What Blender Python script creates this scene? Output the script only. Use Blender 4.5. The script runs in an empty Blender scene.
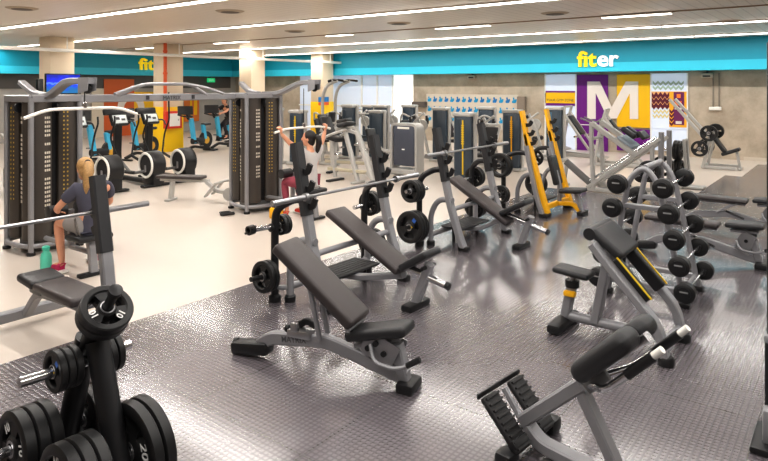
import bpy, bmesh, math, random
from mathutils import Vector, Matrix, Euler
random.seed(4)
C = bpy.context.scene.collection
PI = math.pi
V = Vector
# ------------------------------------------------------------------ camera numbers
FPX, CXP, HYP, CAMH, YAW = 620.0, 384.0, 86.0, 2.1, math.radians(37.5)
cY, sY = math.cos(YAW), math.sin(YAW)
def ray(u, v):
    r = (u-CXP)/FPX
    return (r*cY-sY, r*sY+cY, (HYP-v)/FPX)
def G(u, v, z=0.0):
    d = ray(u, v); t = (z-CAMH)/d[2]
    return V((d[0]*t, d[1]*t, z))
def WY(u, v, Y):            # point of the plane y = Y
    d = ray(u, v); t = Y/d[1]
    return V((d[0]*t, Y, CAMH+d[2]*t))
def WX(u, v, X):            # point of the plane x = X
    d = ray(u, v); t = X/d[0]
    return V((X, d[1]*t, CAMH+d[2]*t))

# ------------------------------------------------------------------ materials
def lin(c):
    return tuple(((x/255.0+0.055)/1.055)**2.4 if x/255.0 > 0.04045 else x/255.0/12.92 for x in c)
def mat(name, rgb, rough=0.5, metal=0.0, spec=0.5, emit=None, estr=1.0, noise=0.0, nscale=20.0, bump=0.0, bscale=60.0, alpha=1.0, coat=0.0):
    m = bpy.data.materials.new(name); m.use_nodes = True
    nt = m.node_tree; b = nt.nodes['Principled BSDF']
    col = lin(rgb)+(1.0,)
    b.inputs['Base Color'].default_value = col
    b.inputs['Roughness'].default_value = rough
    b.inputs['Metallic'].default_value = metal
    b.inputs['Specular IOR Level'].default_value = spec
    b.inputs['Coat Weight'].default_value = coat; b.inputs['Coat Roughness'].default_value = .24
    if emit is not None:
        b.inputs['Emission Color'].default_value = lin(emit)+(1.0,)
        b.inputs['Emission Strength'].default_value = estr
    if alpha < 1: b.inputs['Alpha'].default_value = alpha
    tc = nt.nodes.new('ShaderNodeTexCoord')
    if noise > 0:
        n = nt.nodes.new('ShaderNodeTexNoise'); n.inputs['Scale'].default_value = nscale; n.inputs['Detail'].default_value = 5
        nt.links.new(tc.outputs['Object'], n.inputs['Vector'])
        mx = nt.nodes.new('ShaderNodeMix'); mx.data_type = 'RGBA'
        mx.inputs['A'].default_value = tuple(x*(1-noise) for x in col[:3])+(1,)
        mx.inputs['B'].default_value = tuple(min(1, x*(1+noise)) for x in col[:3])+(1,)
        nt.links.new(n.outputs['Fac'], mx.inputs['Factor']); nt.links.new(mx.outputs['Result'], b.inputs['Base Color'])
    if bump > 0:
        n2 = nt.nodes.new('ShaderNodeTexNoise'); n2.inputs['Scale'].default_value = bscale
        nt.links.new(tc.outputs['Object'], n2.inputs['Vector'])
        bp = nt.nodes.new('ShaderNodeBump'); bp.inputs['Strength'].default_value = bump; bp.inputs['Distance'].default_value = 0.01
        nt.links.new(n2.outputs['Fac'], bp.inputs['Height']); nt.links.new(bp.outputs['Normal'], b.inputs['Normal'])
    return m
SIL = mat('frame_grey', (150,150,153), .38, .25, noise=.06, nscale=6)
SIL2 = mat('frame_pale', (188,187,184), .36, .2, noise=.05, nscale=6)
CHR = mat('chrome', (205,205,208), .18, .95, noise=.04)
STEEL = mat('steel', (170,170,172), .3, .8, noise=.05)
BLK = mat('black_paint', (30,30,32), .42, noise=.12, nscale=12)
SHEATH = mat('black_wear_guard', (52,52,54), .5, noise=.12, nscale=14)
RUB = mat('black_rubber', (40,39,40), .62, noise=.18, nscale=16, bump=.15)
PLATE = mat('plate_rubber', (27,27,28), .45, noise=.15, nscale=10)
VIN = mat('vinyl_upholstery', (66,60,60), .42, noise=.08, nscale=10, bump=.12, bscale=180)
VINB = mat('black_vinyl', (44,44,46), .42, noise=.1, nscale=10, bump=.12, bscale=180)
YEL = mat('yellow_paint', (243,182,26), .38, noise=.04)
YELS = mat('yellow_trim', (232,196,40), .5, noise=.04)
WHT = mat('white_paint', (238,236,230), .45, noise=.03)
WHTL = mat('white_lettering', (240,240,238), .6, noise=.02)
BLUL = mat('blue_sticker', (58,108,190), .5, noise=.05)
DKL = mat('dark_lettering', (62,62,66), .5, noise=.05)
SHR = mat('shroud_brown', (72,66,61), .4, noise=.1, nscale=5)
SHRB = mat('shroud_teal', (62,74,86), .3, noise=.14, nscale=5)
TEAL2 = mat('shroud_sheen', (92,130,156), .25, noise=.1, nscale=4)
GRYP = mat('grey_plastic', (112,112,112), .5, noise=.06)
CYAN = mat('cyan_paint', (70,176,214), .4, noise=.05)
SCR = mat('console_screen', (205,212,212), .3, noise=.12, nscale=30)
RED = mat('red_paint', (214,60,42), .45, noise=.04)
ORG = mat('orange_pipe_paint', (222,98,50), .5, noise=.04)
SKIN = mat('skin', (214,158,128), .55, noise=.06, nscale=12)
HAIRB = mat('blond_hair', (178,142,94), .5, noise=.5, nscale=60)
HAIRD = mat('dark_hair', (32,26,25), .45, noise=.2, nscale=40)
TEE = mat('slate_cloth', (78,78,92), .85, noise=.1, nscale=18)
SHORT = mat('grey_cloth', (150,146,144), .85, noise=.07, nscale=18)
PINK = mat('pink_shoe', (196,38,96), .6, noise=.08)
LGREY = mat('pale_grey_cloth', (196,192,190), .85, noise=.06, nscale=18)
MAROON = mat('maroon_cloth', (150,70,84), .85, noise=.15, nscale=20)
DCLOTH = mat('dark_cloth', (44,40,44), .85, noise=.1, nscale=20)
MINT = mat('mint_plastic', (96,204,178), .3, noise=.05)
ORANGE = mat('orange_light_plastic', (236,150,40), .4, emit=(240,150,30), estr=.3)

# ------------------------------------------------------------------ mesh builder
def frame_of(d, up=V((0,0,1))):
    d = d.normalized()
    x = up.cross(d)
    if x.length < 1e-4: x = V((0,1,0)).cross(d)
    if x.length < 1e-4: x = V((1,0,0))
    x.normalize(); y = d.cross(x).normalized()
    return x, y
def fillet(pts, r, n=4):
    pts = [V(p) for p in pts]; out = [pts[0]]
    for i in range(1, len(pts)-1):
        a, b, c = pts[i-1], pts[i], pts[i+1]
        d1, d2 = (a-b), (c-b)
        k = min(r, d1.length*.48, d2.length*.48)
        p, q = b+d1.normalized()*k, b+d2.normalized()*k
        for j in range(n+1):
            t = j/n
            out.append(p*(1-t)**2 + b*2*t*(1-t) + q*t*t)
    out.append(pts[-1]); return out
class B:
    def __init__(s): s.bm = bmesh.new()
    def _put(s, tmp, M=None, mi=0):
        if M is not None: bmesh.ops.transform(tmp, matrix=M, verts=tmp.verts)
        mp = {v: s.bm.verts.new(v.co) for v in tmp.verts}
        for f in tmp.faces:
            try:
                nf = s.bm.faces.new([mp[v] for v in f.verts]); nf.material_index = mi or f.material_index
            except ValueError: pass
        tmp.free(); return s
    def box(s, c, size, rot=(0,0,0), bev=0.0, seg=2, mi=0, M=None):
        t = bmesh.new(); bmesh.ops.create_cube(t, size=1.0)
        bmesh.ops.scale(t, vec=V(size), verts=t.verts)
        if bev > 0:
            bmesh.ops.bevel(t, geom=list(t.edges), offset=min(bev, min(size)*.49), segments=seg, profile=.5, affect='EDGES', clamp_overlap=True)
        T = M if M is not None else Matrix.Translation(V(c)) @ Euler(rot).to_matrix().to_4x4()
        return s._put(t, T, mi)
    def slab(s, a, b, width, thick, bev=.02, seg=3, mi=0, off=0.0):
        # padded board whose middle line runs a -> b, width is across (y-like), thick along its normal
        a, b = V(a), V(b); d = (b-a); L = d.length; d.normalize()
        y = V((0,0,1)).cross(d)
        if y.length < 1e-4: y = V((0,1,0))
        y.normalize(); z = d.cross(y)
        M = Matrix((d, y, z)).transposed().to_4x4(); M.translation = (a+b)/2 + z*off
        return s.box(None, (L, width, thick), bev=bev, seg=seg, mi=mi, M=M)
    def tube(s, pts, r, n=10, bend=0.0, rect=None, closed=False, mi=0, taper=None, up=V((0,0,1))):
        pts = [V(p) for p in pts]
        if bend > 0 and len(pts) > 2: pts = fillet(pts, bend, 5)
        m = len(pts); rings = []
        px = None
        for i, p in enumerate(pts):
            if closed: d = (pts[(i+1) % m]-pts[i-1])
            elif i == 0: d = pts[1]-p
            elif i == m-1: d = p-pts[i-1]
            else: d = (pts[i+1]-p).normalized()+(p-pts[i-1]).normalized()
            if d.length < 1e-7: d = V((0,0,1))
            d.normalize()
            if px is None: x, y = frame_of(d, up)
            else:
                x = px - d*px.dot(d)
                if x.length < 1e-5: x, y = frame_of(d, up)
                x.normalize(); y = d.cross(x)
            px = x
            k = taper[i] if taper else 1.0
            ring = []
            if rect:
                w, h = rect[0]/2*k, rect[1]/2*k; c = min(w, h)*.3
                for (a, b_) in ((w-c,-h),(w,-h+c),(w,h-c),(w-c,h),(-w+c,h),(-w,h-c),(-w,-h+c),(-w+c,-h)):
                    ring.append(s.bm.verts.new(p + x*a + y*b_))
            else:
                for j in range(n):
                    a = 2*PI*j/n
                    ring.append(s.bm.verts.new(p + (x*math.cos(a)+y*math.sin(a))*r*k))
            rings.append(ring)
        q = len(rings[0])
        for i in range(m if closed else m-1):
            A, Bq = rings[i], rings[(i+1) % m]
            for j in range(q):
                f = s.bm.faces.new((A[j], A[(j+1) % q], Bq[(j+1) % q], Bq[j])); f.material_index = mi
        if not closed:
            f = s.bm.faces.new(rings[0][::-1]); f.material_index = mi
            f = s.bm.faces.new(rings[-1]); f.material_index = mi
        return s
    def lathe(s, prof, o=(0,0,0), axis=(0,0,1), n=24, mi=0, cap=True):
        o, d = V(o), V(axis).normalized(); x, y = frame_of(d)
        rings = []
        for (r, z) in prof:
            rings.append([s.bm.verts.new(o + d*z + (x*math.cos(2*PI*j/n)+y*math.sin(2*PI*j/n))*max(r, 1e-4)) for j in range(n)])
        for A, Bq in zip(rings, rings[1:]):
            for j in range(n):
                f = s.bm.faces.new((A[j], A[(j+1) % n], Bq[(j+1) % n], Bq[j])); f.material_index = mi
        if cap:
            f = s.bm.faces.new(rings[0][::-1]); f.material_index = mi
            f = s.bm.faces.new(rings[-1]); f.material_index = mi
        return s
    def ball(s, c, r, sc=(1,1,1), rot=(0,0,0), n=14, mi=0):
        t = bmesh.new(); bmesh.ops.create_uvsphere(t, u_segments=n, v_segments=max(6, n//2+2), radius=r)
        M = Matrix.Translation(V(c)) @ Euler(rot).to_matrix().to_4x4() @ Matrix.Diagonal((sc[0], sc[1], sc[2], 1))
        return s._put(t, M, mi)
    def prism(s, poly, t, M=None, mi=0, bev=0.0):
        # polygon in local xy, extruded by t along local z
        tb = bmesh.new()
        lo = [tb.verts.new((p[0], p[1], 0)) for p in poly]; hi = [tb.verts.new((p[0], p[1], t)) for p in poly]
        tb.faces.new(lo[::-1]); tb.faces.new(hi)
        k = len(poly)
        for i in range(k): tb.faces.new((lo[i], lo[(i+1) % k], hi[(i+1) % k], hi[i]))
        if bev > 0: bmesh.ops.bevel(tb, geom=list(tb.edges), offset=bev, segments=2, profile=.5, affect='EDGES')
        return s._put(tb, M, mi)
    def quad(s, a, b, c, d, mi=0):
        f = s.bm.faces.new([s.bm.verts.new(V(p)) for p in (a, b, c, d)]); f.material_index = mi; return s
    def obj(s, name, mats, parent=None, smooth=True, loc=None, ang=40):
        me = bpy.data.meshes.new(name)
        bmesh.ops.recalc_face_normals(s.bm, faces=s.bm.faces)
        s.bm.to_mesh(me); s.bm.free()
        for m_ in (mats if isinstance(mats, (list, tuple)) else [mats]): me.materials.append(m_)
        if smooth:
            for p in me.polygons: p.use_smooth = True
            me.set_sharp_from_angle(angle=math.radians(ang))
        o = bpy.data.objects.new(name, me); C.objects.link(o)
        if parent: o.parent = parent
        if loc is not None: o.location = loc
        return o
def tag(o, label=None, cat=None, group=None, kind=None):
    if label: o['label'] = label
    if cat: o['category'] = cat
    if group: o['group'] = group
    if kind: o['kind'] = kind
    return o
def thing(name, label, cat, loc=(0,0,0), rz=0.0, group=None):
    o = bpy.data.objects.new(name, None); o.empty_display_size = .1; C.objects.link(o)
    o.location = loc; o.rotation_euler = (0, 0, math.radians(rz)); return tag(o, label, cat, group)
def dup(root, loc, rot=None, label=None, group=None, scale=None):
    def cp(o, parent):
        c = o.copy(); C.objects.link(c); c.parent = parent
        for ch in list(o.children): cp(ch, c)
        return c
    r = cp(root, None); r.location = loc
    if rot is not None: r.rotation_euler = rot
    if scale is not None: r.scale = scale
    if label: r['label'] = label
    if group: r['group'] = group
    return r
def text(name, body, size, M, m, parent=None, ext=.002, bold=0.0, align='CENTER'):
    cu = bpy.data.curves.new(name, 'FONT'); cu.body = body; cu.size = size; cu.extrude = ext; cu.offset = bold
    cu.align_x = align; cu.align_y = 'CENTER'; cu.resolution_u = 4
    t = bpy.data.objects.new(name+'_curve', cu); C.objects.link(t)
    dg = bpy.context.evaluated_depsgraph_get(); me = bpy.data.meshes.new_from_object(t.evaluated_get(dg))
    bpy.data.objects.remove(t); bpy.data.curves.remove(cu)
    me.transform(M); me.materials.clear(); me.materials.append(m); me.name = name
    o = bpy.data.objects.new(name, me); C.objects.link(o)
    if parent: o.parent = parent
    return o
def MX(o, xd, yd):      # matrix with local x = xd, local y = yd
    x = V(xd).normalized(); y = V(yd).normalized(); z = x.cross(y)
    M = Matrix((x, y, z)).transposed().to_4x4(); M.translation = V(o); return M
def struct(o): o['kind'] = 'structure'; return o

# ------------------------------------------------------------------ the setting
YW, XW, ZC, ZB = 20.1, -24.8, 3.45, 2.55      # far wall, left wall, ceiling, underside of the blue beam
XR = 9.0
def floor_mat():
    m = mat('pale_vinyl_floor', (204,194,184), .32, noise=.05, nscale=.9)
    return m
b = B().box(((XW+XR)/2, 8.0, -.05), (XR-XW+1, 26.5, .1)); struct(b.obj('floor', floor_mat(), smooth=False))
def rubber_floor():
    m = mat('studded_rubber', (104,99,103), .27, spec=1.0, coat=.6)
    m.node_tree.nodes['Principled BSDF'].inputs['Coat Roughness'].default_value = .15
    nt = m.node_tree; bs = nt.nodes['Principled BSDF']; L = nt.links
    tc = nt.nodes.new('ShaderNodeTexCoord')
    sx = nt.nodes.new('ShaderNodeSeparateXYZ'); L.new(tc.outputs['Object'], sx.inputs[0])
    def mth(op, a, bb=None):
        n = nt.nodes.new('ShaderNodeMath'); n.operation = op
        for i, q in enumerate((a, bb)):
            if q is None: continue
            if isinstance(q, (int, float)): n.inputs[i].default_value = q
            else: L.new(q, n.inputs[i])
        return n.outputs[0]
    k = 2*PI/.072
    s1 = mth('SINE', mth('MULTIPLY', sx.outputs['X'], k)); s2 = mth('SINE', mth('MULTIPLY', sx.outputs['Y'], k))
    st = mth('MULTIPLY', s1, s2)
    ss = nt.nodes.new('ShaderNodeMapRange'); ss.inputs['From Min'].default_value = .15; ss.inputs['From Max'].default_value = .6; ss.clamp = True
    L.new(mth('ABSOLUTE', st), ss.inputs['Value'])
    # tile seams every 1.0 m
    def seam(o):
        return mth('LESS_THAN', mth('ABSOLUTE', mth('SUBTRACT', mth('FRACT', o), .5)), .006)
    sm = mth('MAXIMUM', seam(sx.outputs['X']), seam(sx.outputs['Y']))
    h = mth('SUBTRACT', ss.outputs[0], mth('MULTIPLY', sm, 1.5))
    bp = nt.nodes.new('ShaderNodeBump'); bp.inputs['Strength'].default_value = .38; bp.inputs['Distance'].default_value = .004
    L.new(h, bp.inputs['Height']); L.new(bp.outputs['Normal'], bs.inputs['Normal'])
    nz = nt.nodes.new('ShaderNodeTexNoise'); nz.inputs['Scale'].default_value = 1.1; nz.inputs['Detail'].default_value = 4
    L.new(tc.outputs['Object'], nz.inputs['Vector'])
    mx = nt.nodes.new('ShaderNodeMix'); mx.data_type = 'RGBA'
    mx.inputs['A'].default_value = lin((78,74,78))+(1,); mx.inputs['B'].default_value = lin((106,100,105))+(1,)
    L.new(nz.outputs['Fac'], mx.inputs['Factor'])
    m2 = nt.nodes.new('ShaderNodeMix'); m2.data_type = 'RGBA'; m2.inputs['B'].default_value = lin((70,67,70))+(1,)
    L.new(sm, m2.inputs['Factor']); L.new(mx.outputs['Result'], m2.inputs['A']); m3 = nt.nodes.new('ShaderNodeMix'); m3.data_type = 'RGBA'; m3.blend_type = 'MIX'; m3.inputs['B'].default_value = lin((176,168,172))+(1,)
    L.new(mth('MULTIPLY', ss.outputs[0], .13), m3.inputs['Factor']); L.new(m2.outputs['Result'], m3.inputs['A']); L.new(m3.outputs['Result'], bs.inputs['Base Color'])  # stud tops mixed lighter: their specular glints put into the colour
    rr = nt.nodes.new('ShaderNodeMapRange'); rr.inputs['To Min'].default_value = .1; rr.inputs['To Max'].default_value = .3
    L.new(nz.outputs['Fac'], rr.inputs['Value']); L.new(rr.outputs[0], bs.inputs['Roughness'])
    return m
poly = [(-5.11,-4.5),(XR,-4.5),(XR,19.15),(-2.15,19.15),(-2.15,16.35),(-2.5,16.35),(-2.5,12.15),(-5.11,12.15)]
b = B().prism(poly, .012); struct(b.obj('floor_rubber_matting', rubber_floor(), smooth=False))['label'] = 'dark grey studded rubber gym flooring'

def concrete():
    m = mat('cast_concrete', (196,184,168), .75)
    nt = m.node_tree; bs = nt.nodes['Principled BSDF']; L = nt.links
    tc = nt.nodes.new('ShaderNodeTexCoord')
    a = nt.nodes.new('ShaderNodeTexNoise'); a.inputs['Scale'].default_value = 1.3; a.inputs['Detail'].default_value = 8; a.inputs['Roughness'].default_value = .65
    L.new(tc.outputs['Object'], a.inputs['Vector'])
    r = nt.nodes.new('ShaderNodeValToRGB')
    r.color_ramp.elements[0].position = .3; r.color_ramp.elements[0].color = lin((160,147,130))+(1,)
    r.color_ramp.elements[1].position = .7; r.color_ramp.elements[1].color = lin((206,193,176))+(1,)
    L.new(a.outputs['Fac'], r.inputs['Fac']); L.new(r.outputs['Color'], bs.inputs['Base Color'])
    bp = nt.nodes.new('ShaderNodeBump'); bp.inputs['Strength'].default_value = .1; L.new(a.outputs['Fac'], bp.inputs['Height']); L.new(bp.outputs['Normal'], bs.inputs['Normal'])
    return m
CONC = concrete()
b = B().box(((XW+XR)/2, YW+.1, ZC/2), (XR-XW, .2, ZC)); struct(b.obj('wall_far', CONC, smooth=False))
LEFTW = mat('grey_wall_paint', (176,172,168), .7, noise=.06, nscale=1.2)
b = B().box((XW-.1, 8, ZC/2), (.2, 26, ZC)); struct(b.obj('wall_left', LEFTW, smooth=False))
b = B().box((XR+.1, 8, ZC/2), (.2, 26, ZC)); struct(b.obj('wall_right', CONC, smooth=False))
b = B().box(((XW+XR)/2, -4.9, ZC/2), (XR-XW, .2, ZC)); struct(b.obj('wall_behind', CONC, smooth=False))
def ceil_mat():
    m = mat('slatted_ceiling', (216,204,190), .36, spec=.5)
    nt = m.node_tree; bs = nt.nodes['Principled BSDF']; L = nt.links
    tc = nt.nodes.new('ShaderNodeTexCoord'); w = nt.nodes.new('ShaderNodeTexWave')
    w.wave_type = 'BANDS'; w.bands_direction = 'X'; w.inputs['Scale'].default_value = 1.55; w.wave_profile = 'SAW'
    L.new(tc.outputs['Object'], w.inputs['Vector'])
    mr = nt.nodes.new('ShaderNodeMapRange'); mr.inputs['From Min'].default_value = .86; mr.inputs['From Max'].default_value = .97
    L.new(w.outputs['Fac'], mr.inputs['Value'])
    mx = nt.nodes.new('ShaderNodeMix'); mx.data_type = 'RGBA'
    mx.inputs['A'].default_value = lin((218,207,194))+(1,); mx.inputs['B'].default_value = lin((190,178,166))+(1,)
    L.new(mr.outputs[0], mx.inputs['Factor']); L.new(mx.outputs['Result'], bs.inputs['Base Color'])
    bp = nt.nodes.new('ShaderNodeBump'); bp.inputs['Strength'].default_value = .25; bp.inputs['Distance'].default_value = .01; bp.invert = True
    L.new(mr.outputs[0], bp.inputs['Height']); L.new(bp.outputs['Normal'], bs.inputs['Normal'])
    return m
b = B().box(((XW+XR)/2, 8, ZC+.05), (XR-XW+.4, 26.4, .1)); struct(b.obj('ceiling', ceil_mat(), smooth=False))
TEAL = mat('turquoise_paint', (10,158,186), .45, noise=.04, nscale=2)
TEALL = mat('light_turquoise_paint', (58,200,228), .45, noise=.03, nscale=2)
zs = ZB+.28
b = B().box(((XW+XR)/2, YW-.35, (ZC+zs)/2), (XR-XW, .7, ZC-zs)).box(((XW+XR)/2, YW-.35, (ZB+zs)/2), (XR-XW, .7, zs-ZB), mi=1)
struct(b.obj('trim_1', [TEAL, TEALL], smooth=False))['label'] = 'turquoise bulkhead along the far wall'
b = B().box((XW+.3, 8-.1, (ZC+zs)/2), (.6, 24, ZC-zs)).box((XW+.3, 8-.1, (ZB+zs)/2), (.6, 24, zs-ZB), mi=1)
struct(b.obj('trim_2', [TEAL, TEALL], smooth=False))['label'] = 'turquoise bulkhead along the left wall'
# dark strip of glazing below the left bulkhead
DKW = mat('dark_wall_band', (92,88,86), .5, noise=.08, nscale=2)
b = B().box((XW+.03, 8, 2.28), (.06, 23.5, .56)); struct(b.obj('trim_3', DKW, smooth=False))['label'] = 'dark band under the left bulkhead'
# skirting of the far wall
b = B().box(((-2.6+XR)/2, YW-.012, .05), (XR+2.6, .024, .1)); struct(b.obj('baseboard_far', mat('skirting', (206,196,182), .6, noise=.04), smooth=False))

# columns
CPL = mat('column_plaster', (226,210,186), .65, noise=.04, nscale=2)
CYL_ = mat('column_yellow', (248,206,20), .5, noise=.03)
for i, (cy, yl) in enumerate([(8.18, 0), (11.7, 1.43), (15.2, 0), (18.96, 1.45)]):
    b = B(); h0 = 0
    if yl:
        b.box((-17.8, cy, yl/2), (.68, .68, yl), bev=.01, mi=1); h0 = yl
    b.box((-17.8, cy, (h0+ZC)/2), (.66, .66, ZC-h0), bev=.01)
    o = struct(b.obj('column_%d' % (i+1), [CPL, CYL_])); o.name = 'pillar' if i == 0 else 'pillar'
    o['label'] = ['cream concrete pillar behind the wall screen', 'cream and yellow pillar carrying a red fire hose box', 'cream concrete pillar behind the middle cable tower', 'cream pillar with yellow base near the white glazing'][i]

# ceiling lights
LITE = mat('light_diffuser', (255,250,240), .5, emit=(255,250,242), estr=7.0)
LITE2 = mat('recessed_diffuser', (255,250,240), .5, emit=(255,247,232), estr=6.0)
ALU = mat('light_housing', (226,220,210), .5, noise=.03)
SLOT = mat('brown_slot', (150,122,92), .6, noise=.1)
rows = [(-14.5, 3.0, 3.2, 'nearest the camera'), (-19.5, 3.5, 5.98, 'over the cable towers'), (-24, 6, 9.05, 'over the bench racks'), (-21.5, 8.5, 14.72, 'second from the blue bulkhead'), (-21.5, 8.5, 18.15, 'closest to the blue bulkhead')]
for (x0, x1, y, wh) in rows:
    t = thing('linear_ceiling_light', 'continuous white strip light on the ceiling in the row '+wh, 'ceiling light', ((x0+x1)/2, y, ZC), group='rows of strip lights')
    n = max(1, round((x1-x0)/2.9)); L = (x1-x0)/n
    B().box((0, 0, -.012), (x1-x0, .17, .024), bev=.004).obj('housing', ALU, t)
    for i in range(n):
        B().box((x0+L*(i+.5)-(x0+x1)/2, 0, -.03), (L-.06, .11, .016), bev=.003).obj('diffuser', LITE, t)
t = thing('recessed_slot', 'long brown slot in the ceiling that holds the short lights', 'ceiling slot', (-7, 12.05, ZC))
B().box((0, 0, -.006), (29, .1, .012), bev=.002).obj('channel', SLOT, t)
for j, (u0, v0, u1, v1, wh) in enumerate([(137,47.3,155,46,'farthest left, beside the yellow pillar'), (215,41.3,248,39.4,'above the middle cable tower'), (327,34,352,32.5,'third from the left'), (436,26,490,24,'left of the writing on the bulkhead'), (602,16,672,12.3,'right of the writing on the bulkhead')]):
    xa, xb = WY(u0, v0, 12.05).x, WY(u1, v1, 12.05).x
    t = thing('recessed_ceiling_light', 'short white ceiling light in the brown slot, '+wh, 'ceiling light', ((xa+xb)/2, 12.05, ZC-.012), group='short lights in the ceiling slot')
    B().box((0, 0, -.012), (xb-xa, .18, .024), bev=.004).obj('housing', ALU, t)
    B().box((0, 0, -.03), (xb-xa-.03, .13, .014), bev=.003).obj('diffuser', LITE2, t)
for (u, v, wh) in [(22,8,'in the far left corner of the view'), (295,31,'between the third and fourth strip lights'), (399,23,'left of the longest short light'), (555,13,'above the writing on the bulkhead'), (730,21,'near the right edge'), (230,11,'above the middle cable tower')]:
    p = G(u, v, ZC)
    t = thing('ceiling_vent', 'round flat ceiling vent '+wh, 'vent', p, group='ceiling vents')
    B().lathe([(.01,-.02),(.2,-.025),(.24,-.012),(.26,0)], n=24).obj('rim', mat('vent_rim', (176,160,140), .6, noise=.05), t)
    B().lathe([(.01,-.032),(.16,-.03),(.17,-.02)], n=24).obj('grille', mat('vent_grille', (86,74,62), .6, noise=.1), t)

# cable tray along the pillars
t = thing('cable_tray', 'long cream cable tray running past the pillars under the ceiling', 'cable tray', (-17.2, 9.5, 3.07))
B().box((0, 0, 0), (.16, 20.5, .09), bev=.02).obj('channel', WHT, t)
for y in (-8, -4.5, -1.32, 2.2, 5.7, 9.3): B().tube([(0, y, .04), (0, y, ZC-3.07)], .02, 8).obj('hanger', WHT, t)

# ------------------------------------------------------------------ far wall dressing
def wallrect(name, u0, v0, u1, v1, m, label, cat, Y=YW-.02, th=.04, parent=None, bev=0.0):
    a, c_ = WY(u0, v0, Y), WY(u1, v1, Y)
    bb = B().box(((a.x+c_.x)/2, Y+th/2 if parent is None else Y, (a.z+c_.z)/2), (abs(c_.x-a.x), th, abs(a.z-c_.z)), bev=bev)
    o = bb.obj(name, m, parent, smooth=False)
    if label: tag(o, label, cat)
    return o
GLZ = mat('frosted_glazing', (206,214,228), .25, emit=(206,218,240), estr=.28, noise=.03, nscale=.7)
GLW = mat('bright_glazing', (250,250,250), .3, emit=(255,252,246), estr=.6)
o = wallrect('window_1', 300, 74.5, 393, 150, GLZ, None, None); struct(o)['label'] = 'pale frosted glazing beside the concrete wall'
o = wallrect('window_2', 393, 75, 413, 150, GLW, None, None); struct(o)['label'] = 'bright white doorway beside the concrete wall'
WFR = mat('window_frame_white', (232,232,230), .5, noise=.03)
bb = B()
for u in (330, 362, 377.5, 393): 
    p = WY(u, 100, YW-.04); bb.box((p.x, YW-.05, 1.28), (.07, .06, 2.5))
pa, pb = WY(300, 104, YW), WY(393, 104, YW)
bb.box(((pa.x+pb.x)/2, YW-.05, pa.z*.98), (pb.x-pa.x, .06, .06)); struct(bb.obj('window_frame', WFR, smooth=False)).name = 'trim_4'
# hook board with rows of blue tags
a, c_ = WY(426.5, 94, YW-.03), WY(518, 131, YW-.03)
t = thing('hook_board', 'pale wall board with rows of small blue hand icons on the concrete wall', 'wall board', ((a.x+c_.x)/2, YW-.004, (a.z+c_.z)/2))
hw, hh = (c_.x-a.x)/2, (a.z-c_.z)/2
B().box((0, -.02, 0), (2*hw, .04, 2*hh), bev=.006).obj('board', mat('pale_board', (206,196,182), .6, noise=.04), t, smooth=False)
bb = B(); ncol = 15
for r_ in range(3):
    zz = hh-.19-r_*.365
    for k in range(ncol):
        xx = -hw+.14+k*(2*hw-.28)/(ncol-1)
        Mh = MX((xx, -.041, zz), (1,0,0), (0,0,1))
        bb.prism([(-.07,-.1),(.05,-.1),(.09,-.04),(.1,.03),(.06,.04),(.02,0),(0,.1),(-.05,.09),(-.03,0),(-.07,-.02)], .012, Mh, mi=k % 2)
bb.obj('printed_icon_rows', [mat('icon_cyan', (20,150,200), .5, noise=.05), mat('icon_blue', (24,120,186), .5, noise=.05)], t, smooth=False)['kind'] = 'stuff'
o = wallrect('wall_box', 414.5, 101.5, 427.5, 107, mat('dark_box', (92,84,80), .6, noise=.05), 'small dark box on the concrete wall left of the hook board', 'box', th=-.2)
o = wallrect('switch_cabinet', 519, 96.5, 526.5, 112, mat('taupe_box', (138,126,114), .6, noise=.05), 'taupe cabinet on the concrete wall at the right end of the hook board', 'cabinet', Y=YW-.06, th=-.16)
def small_fixture(u, v, label):
    p = WY(u, v, YW-.1); t = thing('emergency_light', label, 'light', p)
    B().box((0, .0, 0), (.3, .16, .13), bev=.02).obj('case', mat('fixture_beige', (196,186,170), .5, noise=.03), t)
    B().box((0, -.085, -.02), (.2, .02, .05), bev=.008).obj('lens', mat('fixture_dark', (70,66,62), .4, noise=.05), t)
    B().box((0, .06, .1), (.05, .06, .1)).obj('bracket', GRYP, t)
small_fixture(472, 77, 'small beige wall light under the bulkhead above the hook board')
small_fixture(707, 75.5, 'small beige wall light under the bulkhead above the conduits')
# writing on the bulkheads
yb = YW-.7
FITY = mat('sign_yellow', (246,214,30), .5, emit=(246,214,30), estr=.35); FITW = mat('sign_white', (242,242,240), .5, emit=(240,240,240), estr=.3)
def bold_letters(t, k):
    # rounded heavy lower-case letters drawn in metres, x right, z up
    def st(name, pts, m, bend=0, w=.13, closed=False):
        bb = B().tube([(p[0]*k, 0, p[1]*k) for p in pts], 0, rect=(.06, w*k), bend=bend*k, closed=closed, up=V((0,1,0)))
        return bb.obj(name, m, t, smooth=False)
    return st
p = WY(577.5, 66, yb-.03); q = WY(619, 66, yb-.03); wS = q.x-p.x
t = thing('bulkhead_sign', 'yellow and white wall sign reading fiter on the turquoise bulkhead', 'sign', (p.x, yb-.03, p.z-.06))
def letters(t, W, H, mats):
    xd = (1,0,0)
    yw, yd = mats
    s_ = H*1.36
    o1 = text('yellow_letters', 'fit', s_, MX((0,0,H*.5), (1,0,0), (0,0,1)), yw, t, ext=.03, bold=.022*s_, align='LEFT')
    w1 = max(v.co.x for v in o1.data.vertices)
    o2 = text('white_letters', 'er', s_, MX((w1+.02*s_,0,H*.5), (1,0,0), (0,0,1)), yd, t, ext=.03, bold=.022*s_, align='LEFT') if yd else None
    w = max(v.co.x for v in (o2 or o1).data.vertices)
    for o_ in (o1, o2):
        if o_:
            for v in o_.data.vertices: v.co.x *= W/w
letters(t, wS, .5, (FITY, FITW))
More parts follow.
